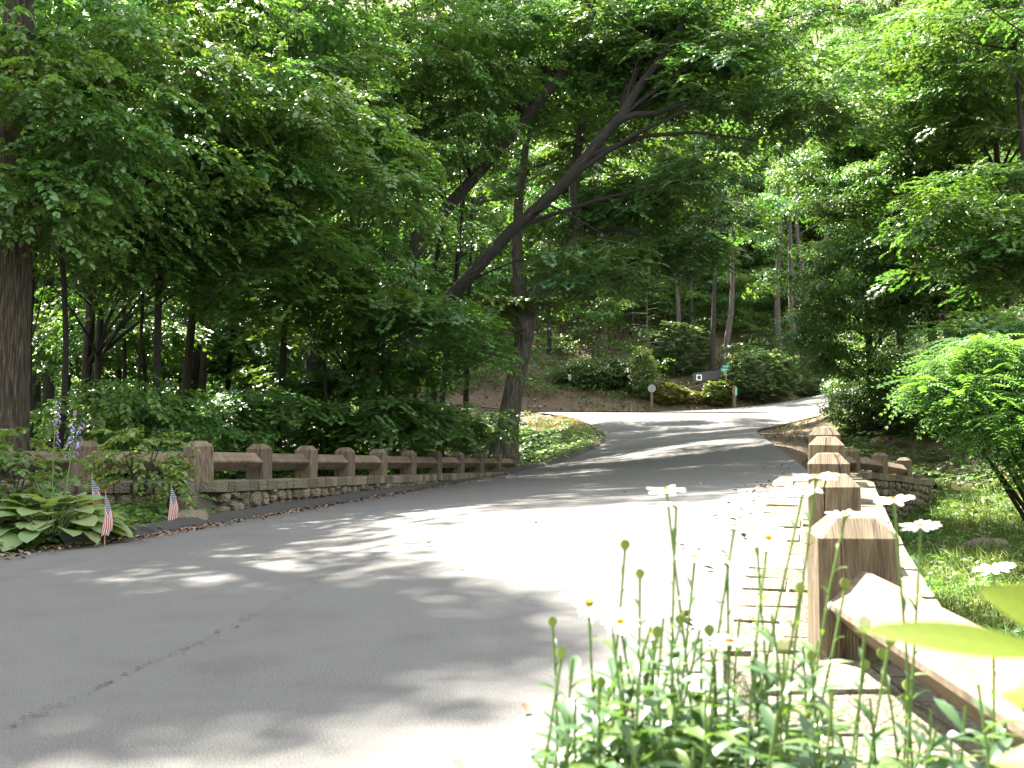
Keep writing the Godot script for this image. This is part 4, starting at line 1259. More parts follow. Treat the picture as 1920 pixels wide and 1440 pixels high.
func build_cover() -> void:
	# (x, d, y) pickers
	var bed := func():
		var x := rf(-9.0, -3.6)
		var d := rf(8.2, 12.6)
		var r := road_info(x, d)
		if r.x < 0.12 or r.x > 4.2 or (d > 10.8 and x > -5.5 and rng.randf() < 0.65):
			return null
		return Vector3(x, d, gy(x, d) + 0.0)
	scatter("ground_cover", "low light-green ground cover along the edge of the flower bed", "ground cover", "cover", 3600, bed, Color(0.1, 0.17, 0.05), 0.8, 1.5)
	var hollow := func():
		var d := rf(14.0, 62.0)
		var x := rf(-0.6 * d - 2.0, 4.0)
		var r := road_info(x, d)
		if r.x < (0.9 if d < 34.0 else 0.5) or r.z > 0.0:
			return null
		return Vector3(x, d, gy(x, d) + rf(0.1, 1.3 if d < 44.0 or x < -9.0 else 0.35))
	scatter("undergrowth", "dense dark undergrowth of leafy shoots in the hollow behind the shaded wall", "undergrowth", "maple", 12000, hollow, Color(0.09, 0.185, 0.052), 0.8, 1.4)
	var knoll := func():
		var d := rf(30.0, 52.0)
		var x := rf(-3.5, 4.6)
		var r := road_info(x, d)
		if r.x < 0.3 or r.x > 5.0 or r.z > 0.0:
			return null
		return Vector3(x, d, gy(x, d) + rf(0.0, 0.12))
	scatter("weeds", "bright green weeds on the low bank at the end of the shaded rail", "weeds", "cover", 5200, knoll, Color(0.115, 0.2, 0.045), 1.3, 2.6)
	var knoll_dry := func():
		var d := rf(36.0, 60.0)
		var x := rf(0.5, 5.0)
		var r := road_info(x, d)
		if r.x < 0.15 or r.x > 2.2 or r.z > 0.0:
			return null
		return Vector3(x, d, gy(x, d))
	scatter("dry_grass", "dry straw-coloured grass at the curve of the road", "grass", "grass", 2600, knoll_dry, Color(0.24, 0.19, 0.09), 0.7, 1.3)
	var meadow := func():
		var d := rf(2.5, 27.0)
		var x := rf(1.7, 18.0)
		if x > d * 0.62 + 1.5:
			return null
		var r := road_info(x, d)
		if r.z < 0.5 or r.x < lerpf(0.72, 0.85, smoothstep(4.0, 14.0, d)):
			return null
		return Vector3(x, d, gy(x, d))
	scatter("grass", "sunlit rough grass below the pale stone wall", "grass", "grass", 6500, meadow, Color(0.115, 0.2, 0.045), 0.8, 1.5, 0.35, 0.6)
	scatter("weeds", "sunlit small-leaved weeds below the pale stone wall", "weeds", "cover", 9500, meadow, Color(0.115, 0.2, 0.05), 1.0, 2.2, 0.35, 0.8)
	var bank := func():
		var d := rf(23.0, 62.0)
		var x := rf(7.0, 34.0)
		if x > d * 0.62 + 2.0:
			return null
		var r := road_info(x, d)
		if r.x < lerpf(2.2, 3.4, smoothstep(30.0, 48.0, d)) or r.z > 1.5 or r.z < 0.5:
			return null
		return Vector3(x, d, gy(x, d) + rf(0.0, 0.3))
	scatter("ivy", "dark leafy ground cover over the bank below the trees", "ground cover", "maple", 8000, bank, Color(0.095, 0.17, 0.046), 0.7, 1.2)
	scatter("ferns", "fern fronds among the dark cover on the bank", "ferns", "frond", 1500, bank, Color(0.09, 0.16, 0.04), 1.2, 2.2)
	var verge := func():
		var d := rf(26.0, 62.0)
		var x := rf(6.0, 22.0)
		var r := road_info(x, d)
		if r.x < 0.1 or r.x > 3.0 or r.z > 1.5 or r.z < 0.5:
			return null
		return Vector3(x, d, gy(x, d))
	scatter("dry_grass", "thin dry grass on the gravelly verge beyond the sunlit wall", "grass", "grass", 1500, verge, Color(0.17, 0.16, 0.06), 0.5, 1.0)
	var far_verge := func():
		var x := rf(4.0, 32.0)
		var d := rf(70.0, 84.0)
		var r := road_info(x, d)
		if r.x < 0.1 or r.x > 2.4 or r.z < 1.5:
			return null
		return Vector3(x, d, gy(x, d))
	scatter("verge_grass", "bright mown grass strip along the far side of the side road", "grass", "grass", 3600, far_verge, Color(0.13, 0.2, 0.04), 0.6, 1.1)
	var slope := func():
		var x := rf(-60.0, 50.0)
		var d := rf(70.0, 150.0)
		var r := road_info(x, d)
		if r.x < 2.5 or noise.get_noise_2d(x * 5.0, d * 5.0) < -0.18:
			return null
		return Vector3(x, d, gy(x, d) + rf(0.2, 3.2))
	scatter("brush", "leafy brush growing on the slope behind the junction", "undergrowth", "clump", 12000, slope, Color(0.09, 0.185, 0.052), 0.9, 1.7)
	# fallen leaves
	var gutter := func():
		var i := rng.randi() % 2
		var e: Array = L3 if i == 0 else R3
		var k := rng.randi_range(8, 30)
		var p: Vector3 = e[k].lerp(e[k + 1], rng.randf())
		var t := absf(rng.randfn(0.0, 0.2)) + 0.02
		if i == 1:
			t += 0.3
			if rng.randf() < 0.84 or (k < 16 and rng.randf() < 0.6):
				return null
		var x := p.x + (t if i == 0 else -t)
		var r := road_info(x, p.y)
		if r.x > 0.0:
			return null
		return Vector3(x, p.y, r.y + 0.008)
	scatter("leaf_litter", "dry brown leaves gathered along the edges of the road", "fallen leaves", "dry", 1500, gutter, Color(0.13, 0.075, 0.045), 0.45, 1.0, 0.5, 0.3)
	var strewn := func():
		var d := rf(3.0, 40.0)
		var x := rf(-6.0, 9.0)
		var r := road_info(x, d)
		if r.x > 0.0:
			return null
		return Vector3(x, d, r.y + 0.008)
	scatter("leaf_litter", "scattered tan leaves lying on the open road", "fallen leaves", "dry", 60, strewn, Color(0.34, 0.22, 0.1), 0.5, 0.9, 0.4, 0.2)
	var beds := func():
		var k := rng.randi() % 3
		var x := rf(-8.0, -3.4) if k == 0 else (rf(1.0, 4.6) if k == 1 else rf(6.5, 20.0))
		var d := rf(8.5, 13.0) if k == 0 else (rf(36.0, 62.0) if k == 1 else rf(26.0, 62.0))
		var r := road_info(x, d)
		if r.x < 0.05 or r.x > 3.5 or r.z > 1.5:
			return null
		return Vector3(x, d, gy(x, d) + 0.01)
	scatter("leaf_litter", "dead leaves lying on the bare soil of bed and verges", "fallen leaves", "dry", 5200, beds, Color(0.13, 0.08, 0.048), 0.6, 1.4, 0.5, 0.4)
	var slopes := func():
		var x := rf(-30.0, 34.0)
		var d := rf(66.0, 120.0)
		var r := road_info(x, d)
		if r.x < 0.5:
			return null
		return Vector3(x, d, gy(x, d) + 0.03)
	var hill := func():
		var d := rf(36.0, 76.0)
		var x := rf(-0.62 * d - 6.0, -7.0)
		var r := road_info(x, d)
		if r.x < 1.5:
			return null
		return Vector3(x, d, gy(x, d) + rf(0.2, 2.4))
	scatter("brush", "leafy brush on the hillside behind the hollow", "undergrowth", "clump", 4200, hill, Color(0.09, 0.185, 0.052), 0.8, 1.5)
	var low_brush := func():
		var x := rf(-34.0, 34.0)
		var d := rf(70.0, 100.0)
		var r := road_info(x, d)
		if r.x < 1.6 or r.z < 1.5 or noise.get_noise_2d(x * 11.0, d * 11.0) < -0.3:
			return null
		return Vector3(x, d, gy(x, d) + rf(0.1, 0.9))
	scatter("brush", "low leafy plants at the foot of the slope behind the junction", "undergrowth", "clump", 8000, low_brush, Color(0.09, 0.185, 0.052), 0.4, 1.0)
	scatter("leaf_litter", "dead leaves covering the wooded slope behind the junction", "fallen leaves", "dry", 9000, slopes, Color(0.23, 0.15, 0.09), 2.0, 4.0, 0.5, 0.4)

# ------------------------------------------------------------------ flower bed
func build_bed() -> void:
	# hosta: broad heart-shaped leaves, each its own part
	var at := W(-4.25, 9.75, gy(-4.25, 9.75))
	var h := thing("hosta", "broad heart-leaved hosta clump beside the little flags", "plant", at)
	var lm: Array[ArrayMesh] = []
	for i in 3:
		var m := MB.new()
		m.leaf(Vector3.ZERO, Vector3(0, 0.25, -1), Vector3.UP, 0.25, 0.095 + 0.01 * i, 0.15, 0.35, [0.65, 0.95, 1.0, 1.0, 0.96, 0.85, 0.6, 0.0])
		var lmat: StandardMaterial3D = M.leaf.duplicate()
		lmat.albedo_color = lin(0.19 + 0.02 * i, 0.29, 0.135)
		lm.append(m.mesh(lmat))
	for i in 74:
		var ring := i / 74.0
		var a := i * 2.399 + rf(-0.2, 0.2)
		var r := 0.05 + 0.46 * sqrt(ring)
		var hgt := 0.42 - 0.3 * ring + rf(-0.04, 0.04)
		var x := Transform3D((Basis(Vector3.UP, -a - PI / 2) * Basis(Vector3.RIGHT, 0.35 - 0.7 * ring + rf(-0.15, 0.15)) * Basis(Vector3.BACK, rf(-0.25, 0.25))).scaled(Vector3.ONE * rf(0.75, 1.1)), Vector3(cos(a) * r, hgt, sin(a) * r))
		part("leaf", lm[i % 3], null, h, x)
	var stalks := MB.new()
	for i in 20:
		var a := i * 2.399
		stalks.tube([Vector3(cos(a) * 0.05, 0, sin(a) * 0.05), Vector3(cos(a) * 0.2, 0.25, sin(a) * 0.2), Vector3(cos(a) * 0.36, 0.32, sin(a) * 0.36)], [0.006, 0.005, 0.004], 4, 0.0, null, Color(0.06, 0.1, 0.03))
	part("stem", stalks.mesh(), M.plain, h)
	# flower spikes rising from it
	for q in [[108, 752, 9.9], [138, 770, 9.8], [155, 778, 9.8]]:
		var tip := P(q[0], q[1], q[2]) - at
		var foot := Vector3(tip.x * 0.3 + 0.02, 0.1, tip.z * 0.3)
		var f := MB.new()
		f.tube(limb_pts(foot, tip, 0.03), [0.006, 0.006, 0.005, 0.005, 0.004, 0.002], 5, 0.0, null, Color(0.1, 0.15, 0.06))
		var sc := part("flower_stalk", f.mesh(), M.plain, h)
		var bl := MB.new()
		for i in 20:
			var t := rf(0.62, 1.0)
			var p := foot.lerp(tip, t) + Vector3(0, 0.03 * sin(t * PI) * tip.length() * 0.5, 0)
			var a := rf(0, TAU)
			bl.leaf(p, Vector3(cos(a), -0.5, sin(a)), Vector3.UP, rf(0.035, 0.055), 0.011, 0.7, 0.35, [0.25, 0.7, 1.0, 0.6], Color(0.3 + rf(-0.05, 0.1), 0.24 + rf(-0.04, 0.1), 0.55))
		part("blossom", bl.mesh(), M.petal, sc)
	# leafy shrubs
	shrub("garden_shrub", "light green leafy shrub growing in front of the shaded rail between the flags", gp(268, 11.9) + Vector3(0, 0.3, 0), Vector3(0.38, 0.36, 0.26), 62, "ovate", Color(0.15, 0.23, 0.07), 0.6)
	shrub("garden_shrub", "small light green shrub beside the lone flag at the stone wall", gp(322, 12.0) + Vector3(0, 0.12, 0), Vector3(0.18, 0.24, 0.14), 22, "ovate", Color(0.15, 0.23, 0.065), 0.55)
	shrub("garden_shrub", "tall leafy green shrub rising behind the hosta", W(-4.85, 10.2, gy(-4.85, 10.2)), Vector3(0.36, 0.5, 0.3), 70, "ovate", Color(0.11, 0.19, 0.055), 0.75)
	shrub("garden_shrub", "yellow-green shrub seen behind the hosta flower spikes", gp(120, 15.5), Vector3(0.6, 0.6, 0.5), 150, "ovate", Color(0.15, 0.23, 0.055), 0.8)
	# little flags on sticks
	var im := Image.create(228, 120, false, Image.FORMAT_RGB8)
	for y in 120:
		for x in 228:
			var c := lin(0.62, 0.6, 0.57) if int(y * 13 / 120.0) % 2 else lin(0.33, 0.02, 0.04)
			if x < 91 and y < 65:
				c = lin(0.02, 0.03, 0.1)
				var gx := fmod(x / 91.0 * 6.0, 1.0) - 0.5
				var gyy := fmod(y / 65.0 * 5.0, 1.0) - 0.5
				var hx := fmod(x / 91.0 * 6.0 + 0.5, 1.0) - 0.5
				var hy := fmod(y / 65.0 * 5.0 + 0.5, 1.0) - 0.5
				if gx * gx + gyy * gyy < 0.05 or hx * hx + hy * hy < 0.05:
					c = lin(0.62, 0.62, 0.6)
			im.set_pixel(x, y, c)
	var fm := StandardMaterial3D.new()
	fm.albedo_texture = ImageTexture.create_from_image(im)
	fm.roughness = 0.8
	fm.backlight_enabled = true
	fm.backlight = gray(0.5)
	var labels := ["small striped flag with stars leaning out of the hosta leaves", "small striped flag with stars standing upright before the hosta", "small striped flag with stars drooping at the foot of the stone wall"]
	var fs := [[172, 893, 178, 975, 10.1, 0.25, 0.25], [198, 925, 196, 1000, 9.5, 0.1, 0.1], [322, 912, 314, 962, 11.3, 0.12, 0.14]]
	for i in 3:
		var q: Array = fs[i]
		var top := P(q[0], q[1], q[4])
		var foot := P(q[2], q[3], q[4])
		foot.y = minf(foot.y, gy(foot.x, -foot.z) + EYE)
		var o := thing("flag", labels[i], "flag", foot, "little flags in the flower bed")
		var st := MB.new()
		st.tube([Vector3(0, -0.05, 0), (top - foot) + Vector3(0, 0.03, 0)], [0.005, 0.004], 6, 0.0, null, Color(0.3, 0.22, 0.12), true)
		part("stick", st.mesh(), M.plain, o)
		var cl := MB.new()
		var t0 := top - foot
		var down := (-t0).normalized()
		var nu := 14
		var nv := 7
		for b in nv + 1:
			for a in nu + 1:
				var s := a / float(nu)
				var t := b / float(nv)
				# hoist along the stick, the fly hangs down in folds
				var p := t0 + down * t * 0.2 * (1.0 - 0.3 * s) + Vector3(q[5] * s * 0.32 + 0.06 * sin(s * 2.4) * (1.0 - t), -s * 0.32 + s * t * 0.07, 0.03 * sin(t * 6.0 + s * 3.0) * s + 0.012)
				p += Vector3(-0.06 * s * t, 0, 0)
				cl.vert(p, Vector3(0.25 * cos(t * 6.0 + s * 3.0), 0.1, 1).normalized(), Vector2(s, t))
		for b in nv:
			for a in nu:
				var k := b * (nu + 1) + a
				cl.idx.append_array(PackedInt32Array([k, k + 1, k + nu + 2, k, k + nu + 2, k + nu + 1]))
		part("cloth", cl.mesh(), fm, o)
	# a grey boulder at the wall's end
	for q in [[352, 968, 11.75, 0.2, "flat grey boulder at the foot of the shaded wall beside the lone flag"], [1845, 975, 19.5, 0.36, "weathered boulder lying in the sunlit grass below the pale wall"]]:
		var p := P(q[0], q[1], q[2])
		p.y = gy(p.x, -p.z) + EYE
		var o := thing("boulder", q[4], "rock", p)
		var sm := SphereMesh.new()
		sm.radial_segments = 20; sm.rings = 10
		var arr := sm.get_mesh_arrays()
		var vs: PackedVector3Array = arr[Mesh.ARRAY_VERTEX]
		var st := SurfaceTool.new()
		st.begin(Mesh.PRIMITIVE_TRIANGLES)
		for k in arr[Mesh.ARRAY_INDEX]:
			var vv := vs[k] * 2.0
			vv *= 1.0 + 0.35 * noise.get_noise_3d(vv.x * 45.0 + q[0], vv.y * 45.0, vv.z * 45.0)
			st.add_vertex(vv * q[3] * Vector3(1.25, 0.62, 1.0))
		st.generate_normals()
		part("rock", st.commit(), M.stone0, o, Transform3D(Basis.IDENTITY, Vector3(0, q[3] * 0.25, 0)))

# ------------------------------------------------------------------ signs at the junction
func build_signs() -> void:
	var wood: Material = M.timber_grey0
	var steel := flat(0.3, 0.31, 0.31, 0.5, 0.4)
	var b := gp(1222, 71.8)
	var o := thing("round_sign", "grey round traffic sign on a wooden post at the junction", "sign", b)
	var m := MB.new()
	m.box(Vector3(-0.09, -0.2, -0.07), Vector3(0.09, 1.5, 0.07))
	part("post", m.mesh(), wood, o)
	m = MB.new()
	m.tube([Vector3(0, 1.62, 0.075), Vector3(0, 1.62, 0.1)], [0.27, 0.27], 24, 0.0, null, Color.WHITE, true)
	part("disc", m.mesh(), flat(0.16, 0.18, 0.17, 0.5), o)
	m = MB.new()
	m.tube([Vector3(0.02, 1.68, 0.1), Vector3(0.02, 1.68, 0.108)], [0.06, 0.06], 12, 0.0, null, Color.WHITE, true)
	part("mark", m.mesh(), flat(0.12, 0.13, 0.13), o)
	# green street sign
	b = gp(1362, 73.0)
	o = thing("street_sign", "green street name sign on a thin pole beside the large rhododendron", "sign", b)
	var top := P(1362, 690, 73.0).y - b.y
	m = MB.new()
	m.tube([Vector3(0, -0.3, 0), Vector3(0, top, 0)], [0.03, 0.03], 8, 0.0, null, Color.WHITE, true)
	part("pole", m.mesh(), steel, o)
	for k in 2:
		var im := Image.create(128, 32, false, Image.FORMAT_RGB8)
		im.fill(lin(0.01, 0.22, 0.15))
		var x := 14
		while x < 108:
			var wd := rng.randi_range(4, 9)
			im.fill_rect(Rect2i(x, 10, wd, 12), lin(0.5, 0.6, 0.55))
			x += wd + rng.randi_range(2, 6)
		var sm := StandardMaterial3D.new()
		sm.albedo_texture = ImageTexture.create_from_image(im)
		sm.roughness = 0.5
		sm.uv1_scale = Vector3(1, 1, 1)
		var pm := MB.new()
		var w := 0.4
		var hh := 0.1
		var i0 := pm.vert(Vector3(-w, hh, 0.012), Vector3.BACK, Vector2(0, 0)); pm.vert(Vector3(w, hh, 0.012), Vector3.BACK, Vector2(1, 0)); pm.vert(Vector3(w, -hh, 0.012), Vector3.BACK, Vector2(1, 1)); pm.vert(Vector3(-w, -hh, 0.012), Vector3.BACK, Vector2(0, 1))
		pm.idx.append_array(PackedInt32Array([i0, i0 + 1, i0 + 2, i0, i0 + 2, i0 + 3]))
		pm.box(Vector3(-w, -hh, -0.01), Vector3(w, hh, 0.01))
		part("blade", pm.mesh(), sm, o, Transform3D(Basis(Vector3.UP, 0.2 if k == 0 else -1.1), Vector3(0, top - 0.12 + k * 0.24, 0.05)))
	# wooden marker post
	b = gp(1377, 71.6)
	o = thing("marker_post", "wooden marker post with a small teal plate beside the light green bush", "post", b)
	m = MB.new()
	m.box(Vector3(-0.1, -0.3, -0.08), Vector3(0.1, 1.62, 0.08))
	part("post", m.mesh(), wood, o)
	m = MB.new()
	m.box(Vector3(0.04, 0.95, 0.082), Vector3(0.16, 1.5, 0.1))
	part("plate", m.mesh(), flat(0.15, 0.4, 0.36, 0.4), o)
	# dark board with a white square, and its slanting rail
	b = gp(1322, 74.0)
	o = thing("notice_board", "dark board with a white square outline half hidden by bushes", "sign", b)
	m = MB.new()
	m.box(Vector3(-0.06, -0.3, -0.06), Vector3(0.06, 1.6, 0.06))
	part("post", m.mesh(), wood, o)
	m = MB.new()
	m.quad(Vector3(-0.85, 0.85, 0.08), Vector3(1.2, 1.1, 0.08), Vector3(1.2, 1.75, 0.08), Vector3(-0.85, 1.5, 0.08))
	m.quad(Vector3(-0.85, 0.85, 0.12), Vector3(1.2, 1.1, 0.12), Vector3(1.2, 1.75, 0.12), Vector3(-0.85, 1.5, 0.12))
	m.quad(Vector3(-0.85, 1.5, 0.08), Vector3(1.2, 1.75, 0.08), Vector3(1.2, 1.75, 0.12), Vector3(-0.85, 1.5, 0.12))
	m.quad(Vector3(-0.85, 0.85, 0.08), Vector3(-0.85, 1.5, 0.08), Vector3(-0.85, 1.5, 0.12), Vector3(-0.85, 0.85, 0.12))
	part("board", m.mesh(), flat(0.035, 0.038, 0.045, 0.7), o)
	m = MB.new()
	for q in [[-0.62, 1.0, -0.24, 1.06], [-0.62, 1.34, -0.24, 1.4], [-0.62, 1.06, -0.55, 1.34], [-0.31, 1.06, -0.24, 1.34]]:
		m.box(Vector3(q[0], q[1], 0.122), Vector3(q[2], q[3], 0.135))
	part("square_outline", m.mesh(), flat(0.75, 0.76, 0.74, 0.6), o)
	m = MB.new()
	m.tube([Vector3(-1.15, 0.45, 0.05), Vector3(0.02, 0.75, 0.05)], [0.06, 0.06], 8, 0.0, null, Color.WHITE, true)
	part("rail", m.mesh(), wood, o)
	# small white marker on the far verge
	b = gp(1068, 74.0)
	o = thing("verge_marker", "tiny white marker plate on a stake at the far verge", "marker", b)
	m = MB.new()
	m.box(Vector3(-0.02, -0.2, -0.02), Vector3(0.02, 0.9, 0.02))
	part("stake", m.mesh(), wood, o)
	m = MB.new()
	m.box(Vector3(-0.09, 0.85, 0.021), Vector3(0.09, 1.25, 0.035))
	part("plate", m.mesh(), flat(0.7, 0.72, 0.7, 0.6), o)
	# drain pipe below the end of the sunlit rail
	var p := P(1738, 913, 26.5)
	o = thing("drain_pipe", "black drain pipe end sticking out of the bank beyond the stone wall", "pipe", p)
	m = MB.new()
	m.tube([Vector3(0, 0, 0.35), Vector3(0, 0.02, -0.2), Vector3(0.1, 0.1, -1.2)], [0.14, 0.14, 0.14], 16)
	m.tube([Vector3(0, 0, 0.35), Vector3(0, 0, 0.34)], [0.14, 0.115], 16)
	m.tube([Vector3(0, 0, 0.34), Vector3(0, 0.02, -0.2)], [0.115, 0.115], 16)
	part("pipe", m.mesh(), flat(0.012, 0.012, 0.012, 0.5), o)

# ------------------------------------------------------------------ daisies
var petal_mesh: ArrayMesh
var daisy_leaf: Array[ArrayMesh] = []

func daisy(u: float, v: float, d: float, head: String, label: String, facing := Vector3(0, 1, 0.1), size := 1.0) -> void:
	var tip := P(u, v, d)
	var fx := tip.x + rf(-0.12, 0.05)
	var fd := d + rf(-0.08, 0.08)
	var foot := W(fx, fd, gy(fx, fd) - 0.03)
	var o := thing("daisy", label, "flower", foot, "white daisies at the end of the pale wall")
	var top := tip - foot
	var bend := Vector3(rf(-0.02, 0.02), 0, rf(-0.02, 0.02))
	var pts := []
	for i in 9:
		var t := i / 8.0
		pts.append(Vector3(top.x * pow(t, 1.5), top.y * t, top.z * pow(t, 1.5)) + bend * sin(t * PI) * 2.0 + Vector3(rf(-0.003, 0.003), 0, 0))
	pts[8] = top
	var m := MB.new()
	m.tube(pts, [0.0036, 0.0036, 0.0035, 0.0033, 0.0031, 0.0029, 0.0027, 0.0025, 0.0028], 6, 0.0, null, Color(0.085, 0.15, 0.03))
	part("stem", m.mesh(), M.plain, o)
	# leaves: crowded low down, few and small higher up
	var n := 22
	for i in n:
		var t := 0.3 + 0.67 * pow(i / float(n), 1.3 if head != "none" else 0.9)
		var low := 1.0 - smoothstep(0.5, 0.78, t) if head != "none" else 1.0 - 0.5 * smoothstep(0.7, 1.0, t)
		var a := i * 2.399 + rf(-0.5, 0.5)
		var s := lerpf(0.42, 1.05, low) * rf(0.7, 1.15)
		var x := Transform3D((Basis(Vector3.UP, a) * Basis(Vector3.RIGHT, lerpf(0.9, 0.35, low) + rf(-0.2, 0.2)) * Basis(Vector3.BACK, rf(-0.3, 0.3))).scaled(Vector3(s * (0.75 + 0.5 * low), s, s)), on_path(pts, t))
		part("leaf", daisy_leaf[rng.randi() % daisy_leaf.size()], null, o, x)
	if head == "none":
		return
	var up := facing.normalized()
	var sx := up.cross(Vector3.FORWARD if absf(up.z) < 0.8 else Vector3.UP).normalized()
	var frame := Basis(sx, up, sx.cross(up))
	if head == "bud":
		var bd := MB.new()
		bd.tube([Vector3(0, -0.004, 0), Vector3(0, 0.002, 0), Vector3(0, 0.008, 0), Vector3(0, 0.014, 0), Vector3(0, 0.018, 0)], [0.003, 0.0085, 0.0105, 0.008, 0.001], 10, 0.0, null, Color(0.16, 0.22, 0.04))
		part("bud", bd.mesh(), M.plain, o, Transform3D(frame.scaled(Vector3.ONE * size), top))
		return
	if head == "opening":
		var bd := MB.new()
		bd.tube([Vector3(0, -0.004, 0), Vector3(0, 0.002, 0), Vector3(0, 0.008, 0)], [0.003, 0.009, 0.011], 10, 0.0, null, Color(0.16, 0.22, 0.04))
		part("bud", bd.mesh(), M.plain, o, Transform3D(frame.scaled(Vector3.ONE * size), top))
		var wt := MB.new()
		wt.tube([Vector3(0, 0.008, 0), Vector3(0, 0.015, 0), Vector3(0, 0.022, 0), Vector3(0, 0.024, 0)], [0.011, 0.0125, 0.008, 0.001], 10, 0.0, null, Color(0.62, 0.62, 0.42))
		part("petals_folded", wt.mesh(), M.petal, o, Transform3D(frame.scaled(Vector3.ONE * size), top))
		return
	var fl := MB.new()
	fl.tube([Vector3(0, -0.006, 0), Vector3(0, -0.001, 0), Vector3(0, 0.002, 0)], [0.003, 0.011, 0.013], 12, 0.0, null, Color(0.12, 0.18, 0.03))
	var f := part("flower_head", fl.mesh(), M.plain, o, Transform3D(frame.scaled(Vector3.ONE * size), top))
	for i in 19:
		var a := TAU * i / 19.0 + rf(-0.07, 0.07)
		part("petal", petal_mesh, null, f, Transform3D((Basis(Vector3.UP, a) * Basis(Vector3.RIGHT, rf(-0.05, 0.28))).scaled(Vector3.ONE * rf(0.88, 1.08)), Vector3(-sin(a) * 0.009, 0.003 + 0.0008 * (i % 2), -cos(a) * 0.009)))
	var dc := MB.new()
	dc.tube([Vector3(0, 0.002, 0), Vector3(0, 0.006, 0), Vector3(0, 0.008, 0)], [0.0105, 0.008, 0.001], 14, 0.0, null, Color(0.62, 0.36, 0.01))
	part("disc", dc.mesh(), M.plain, f)

func build_daisies() -> void:
	var pm := MB.new()
	pm.leaf(Vector3.ZERO, Vector3.FORWARD, Vector3.UP, 0.03, 0.0048, -0.15, 0.12, [0.5, 0.95, 1.0, 0.6], Color(0.8, 0.8, 0.78))
	petal_mesh = pm.mesh(M.petal)
	for i in 3:
		var m := MB.new()
		var col: Color = [Color(0.062, 0.13, 0.05), Color(0.072, 0.145, 0.062), Color(0.09, 0.155, 0.036)][i]
		m.leaf(Vector3.ZERO, Vector3(0, 0.3, -1), Vector3.UP, 0.1, 0.0135, 0.35, 0.35 + 0.15 * i, [0.35, 0.55, 0.85, 1.0, 0.75, 0.0], col)
		daisy_leaf.append(m.mesh(M.leaf))
	var open_label := "white daisy in full bloom on a tall stem in front of the road"
	var rail_label := "white daisy in full bloom in front of the sunlit guard rail posts"
	for q in [[1250, 921, 2.15, 0.0], [1268, 948, 2.1, 0.0], [1303, 1047, 2.2, 0.1], [1377, 990, 2.1, 0.0], [1418, 990, 2.25, 0.1], [1440, 1010, 2.0, 0.7], [1364, 1056, 2.1, 0.0], [1368, 1205, 2.0, 0.1]]:
		daisy(q[0], q[1], q[2], "open", open_label, Vector3(rf(-0.12, 0.12), 1, q[3] + rf(-0.05, 0.1)), rf(0.92, 1.08))
	for q in [[1530, 897, 1.95, 0.0], [1506, 922, 2.15, 0.1], [1586, 966, 2.2, 0.0]]:
		daisy(q[0], q[1], q[2], "open", rail_label, Vector3(rf(-0.12, 0.12), 1, q[3]), rf(0.95, 1.1))
	for q in [[1676, 940, 2.1, 0.05], [1726, 988, 2.1, 0.05], [1864, 1068, 2.0, 0.0]]:
		daisy(q[0], q[1], q[2], "open", "white daisy in full bloom in front of the sunlit grass below the wall", Vector3(-0.15, 1, q[3]), rf(0.95, 1.08))
	daisy(1104, 1131, 2.15, "open", "white daisy turned so that its yellow centre shows", Vector3(0.15, 0.55, 1.0), 0.85)
	daisy(1162, 1167, 2.1, "open", "white daisy tilted with a thin yellow edge of its centre showing", Vector3(0.0, 1.0, 0.55), 1.0)
	for q in [[1036, 1172], [1053, 1232], [1172, 1028], [1200, 1082], [1231, 1192], [1276, 1168], [1331, 1188], [1126, 1286], [1121, 1328], [1585, 1100], [1655, 1232], [1210, 1378], [1254, 1384], [1500, 1110], [1462, 1426], [1622, 1252], [1520, 1236], [1075, 1420], [1700, 1290]]:
		daisy(q[0], q[1], rf(1.9, 2.25), "bud", "tightly closed green daisy bud on a leafy stem", Vector3(rf(-0.2, 0.2), 1, rf(-0.2, 0.2)), rf(0.9, 1.15))
	for q in [[1470, 1222], [1622, 1182], [1668, 1208]]:
		daisy(q[0], q[1], 1.95, "opening", "swelling daisy bud with folded pale petals showing", Vector3(rf(-0.2, 0.2), 1, rf(-0.2, 0.2)), 1.1)
	for i in 96:
		var u := rf(1010, 1560) if i % 5 else rf(1560, 1940)
		daisy(u, rf(1150, 1420) + (70.0 if u < 1120 else (95.0 if u > 1540 else 0.0)), rf(1.75, 2.45), "none", "leafy daisy stem without a flower at the end of the pale wall", Vector3.UP)
	# shoot with broad leaves, close to the lens
	var root := W(0.62, 0.95, gy(0.62, 0.95))
	var o := thing("leafy_shoot", "broad yellow-green leaves of a shoot reaching in beside the daisies", "plant", root)
	var lmat: StandardMaterial3D = M.leaf_thin.duplicate()
	lmat.backlight = lin(0.9, 1, 0.25)
	var vi := Image.create(128, 256, false, Image.FORMAT_RGB8)
	for y in 256:
		for x in 128:
			var across := absf(x / 127.0 - 0.5) * 2.0
			var rib := absf(fmod(y / 256.0 * 9.0 - across * 1.1 + 9.0, 1.0) - 0.5) * 2.0
			var vein := maxf(smoothstep(0.05, 0.0, across), smoothstep(0.86, 1.0, rib) * 0.7)
			var mott := 0.5 + 0.5 * noise.get_noise_2d(x * 9.0, y * 5.0)
			vi.set_pixel(x, y, lin(0.1, 0.15, 0.007).lerp(lin(0.125, 0.175, 0.009), mott).lerp(lin(0.17, 0.225, 0.03), vein))
	lmat.albedo_texture = ImageTexture.create_from_image(vi)
	var stem_top := P(2120, 1100, 0.95) - root
	var m := MB.new()
	m.tube(limb_pts(Vector3.ZERO, stem_top, 0.02), [0.006, 0.006, 0.005, 0.005, 0.004, 0.003], 6, 0.0, null, Color(0.12, 0.16, 0.04))
	part("stem", m.mesh(), M.plain, o)
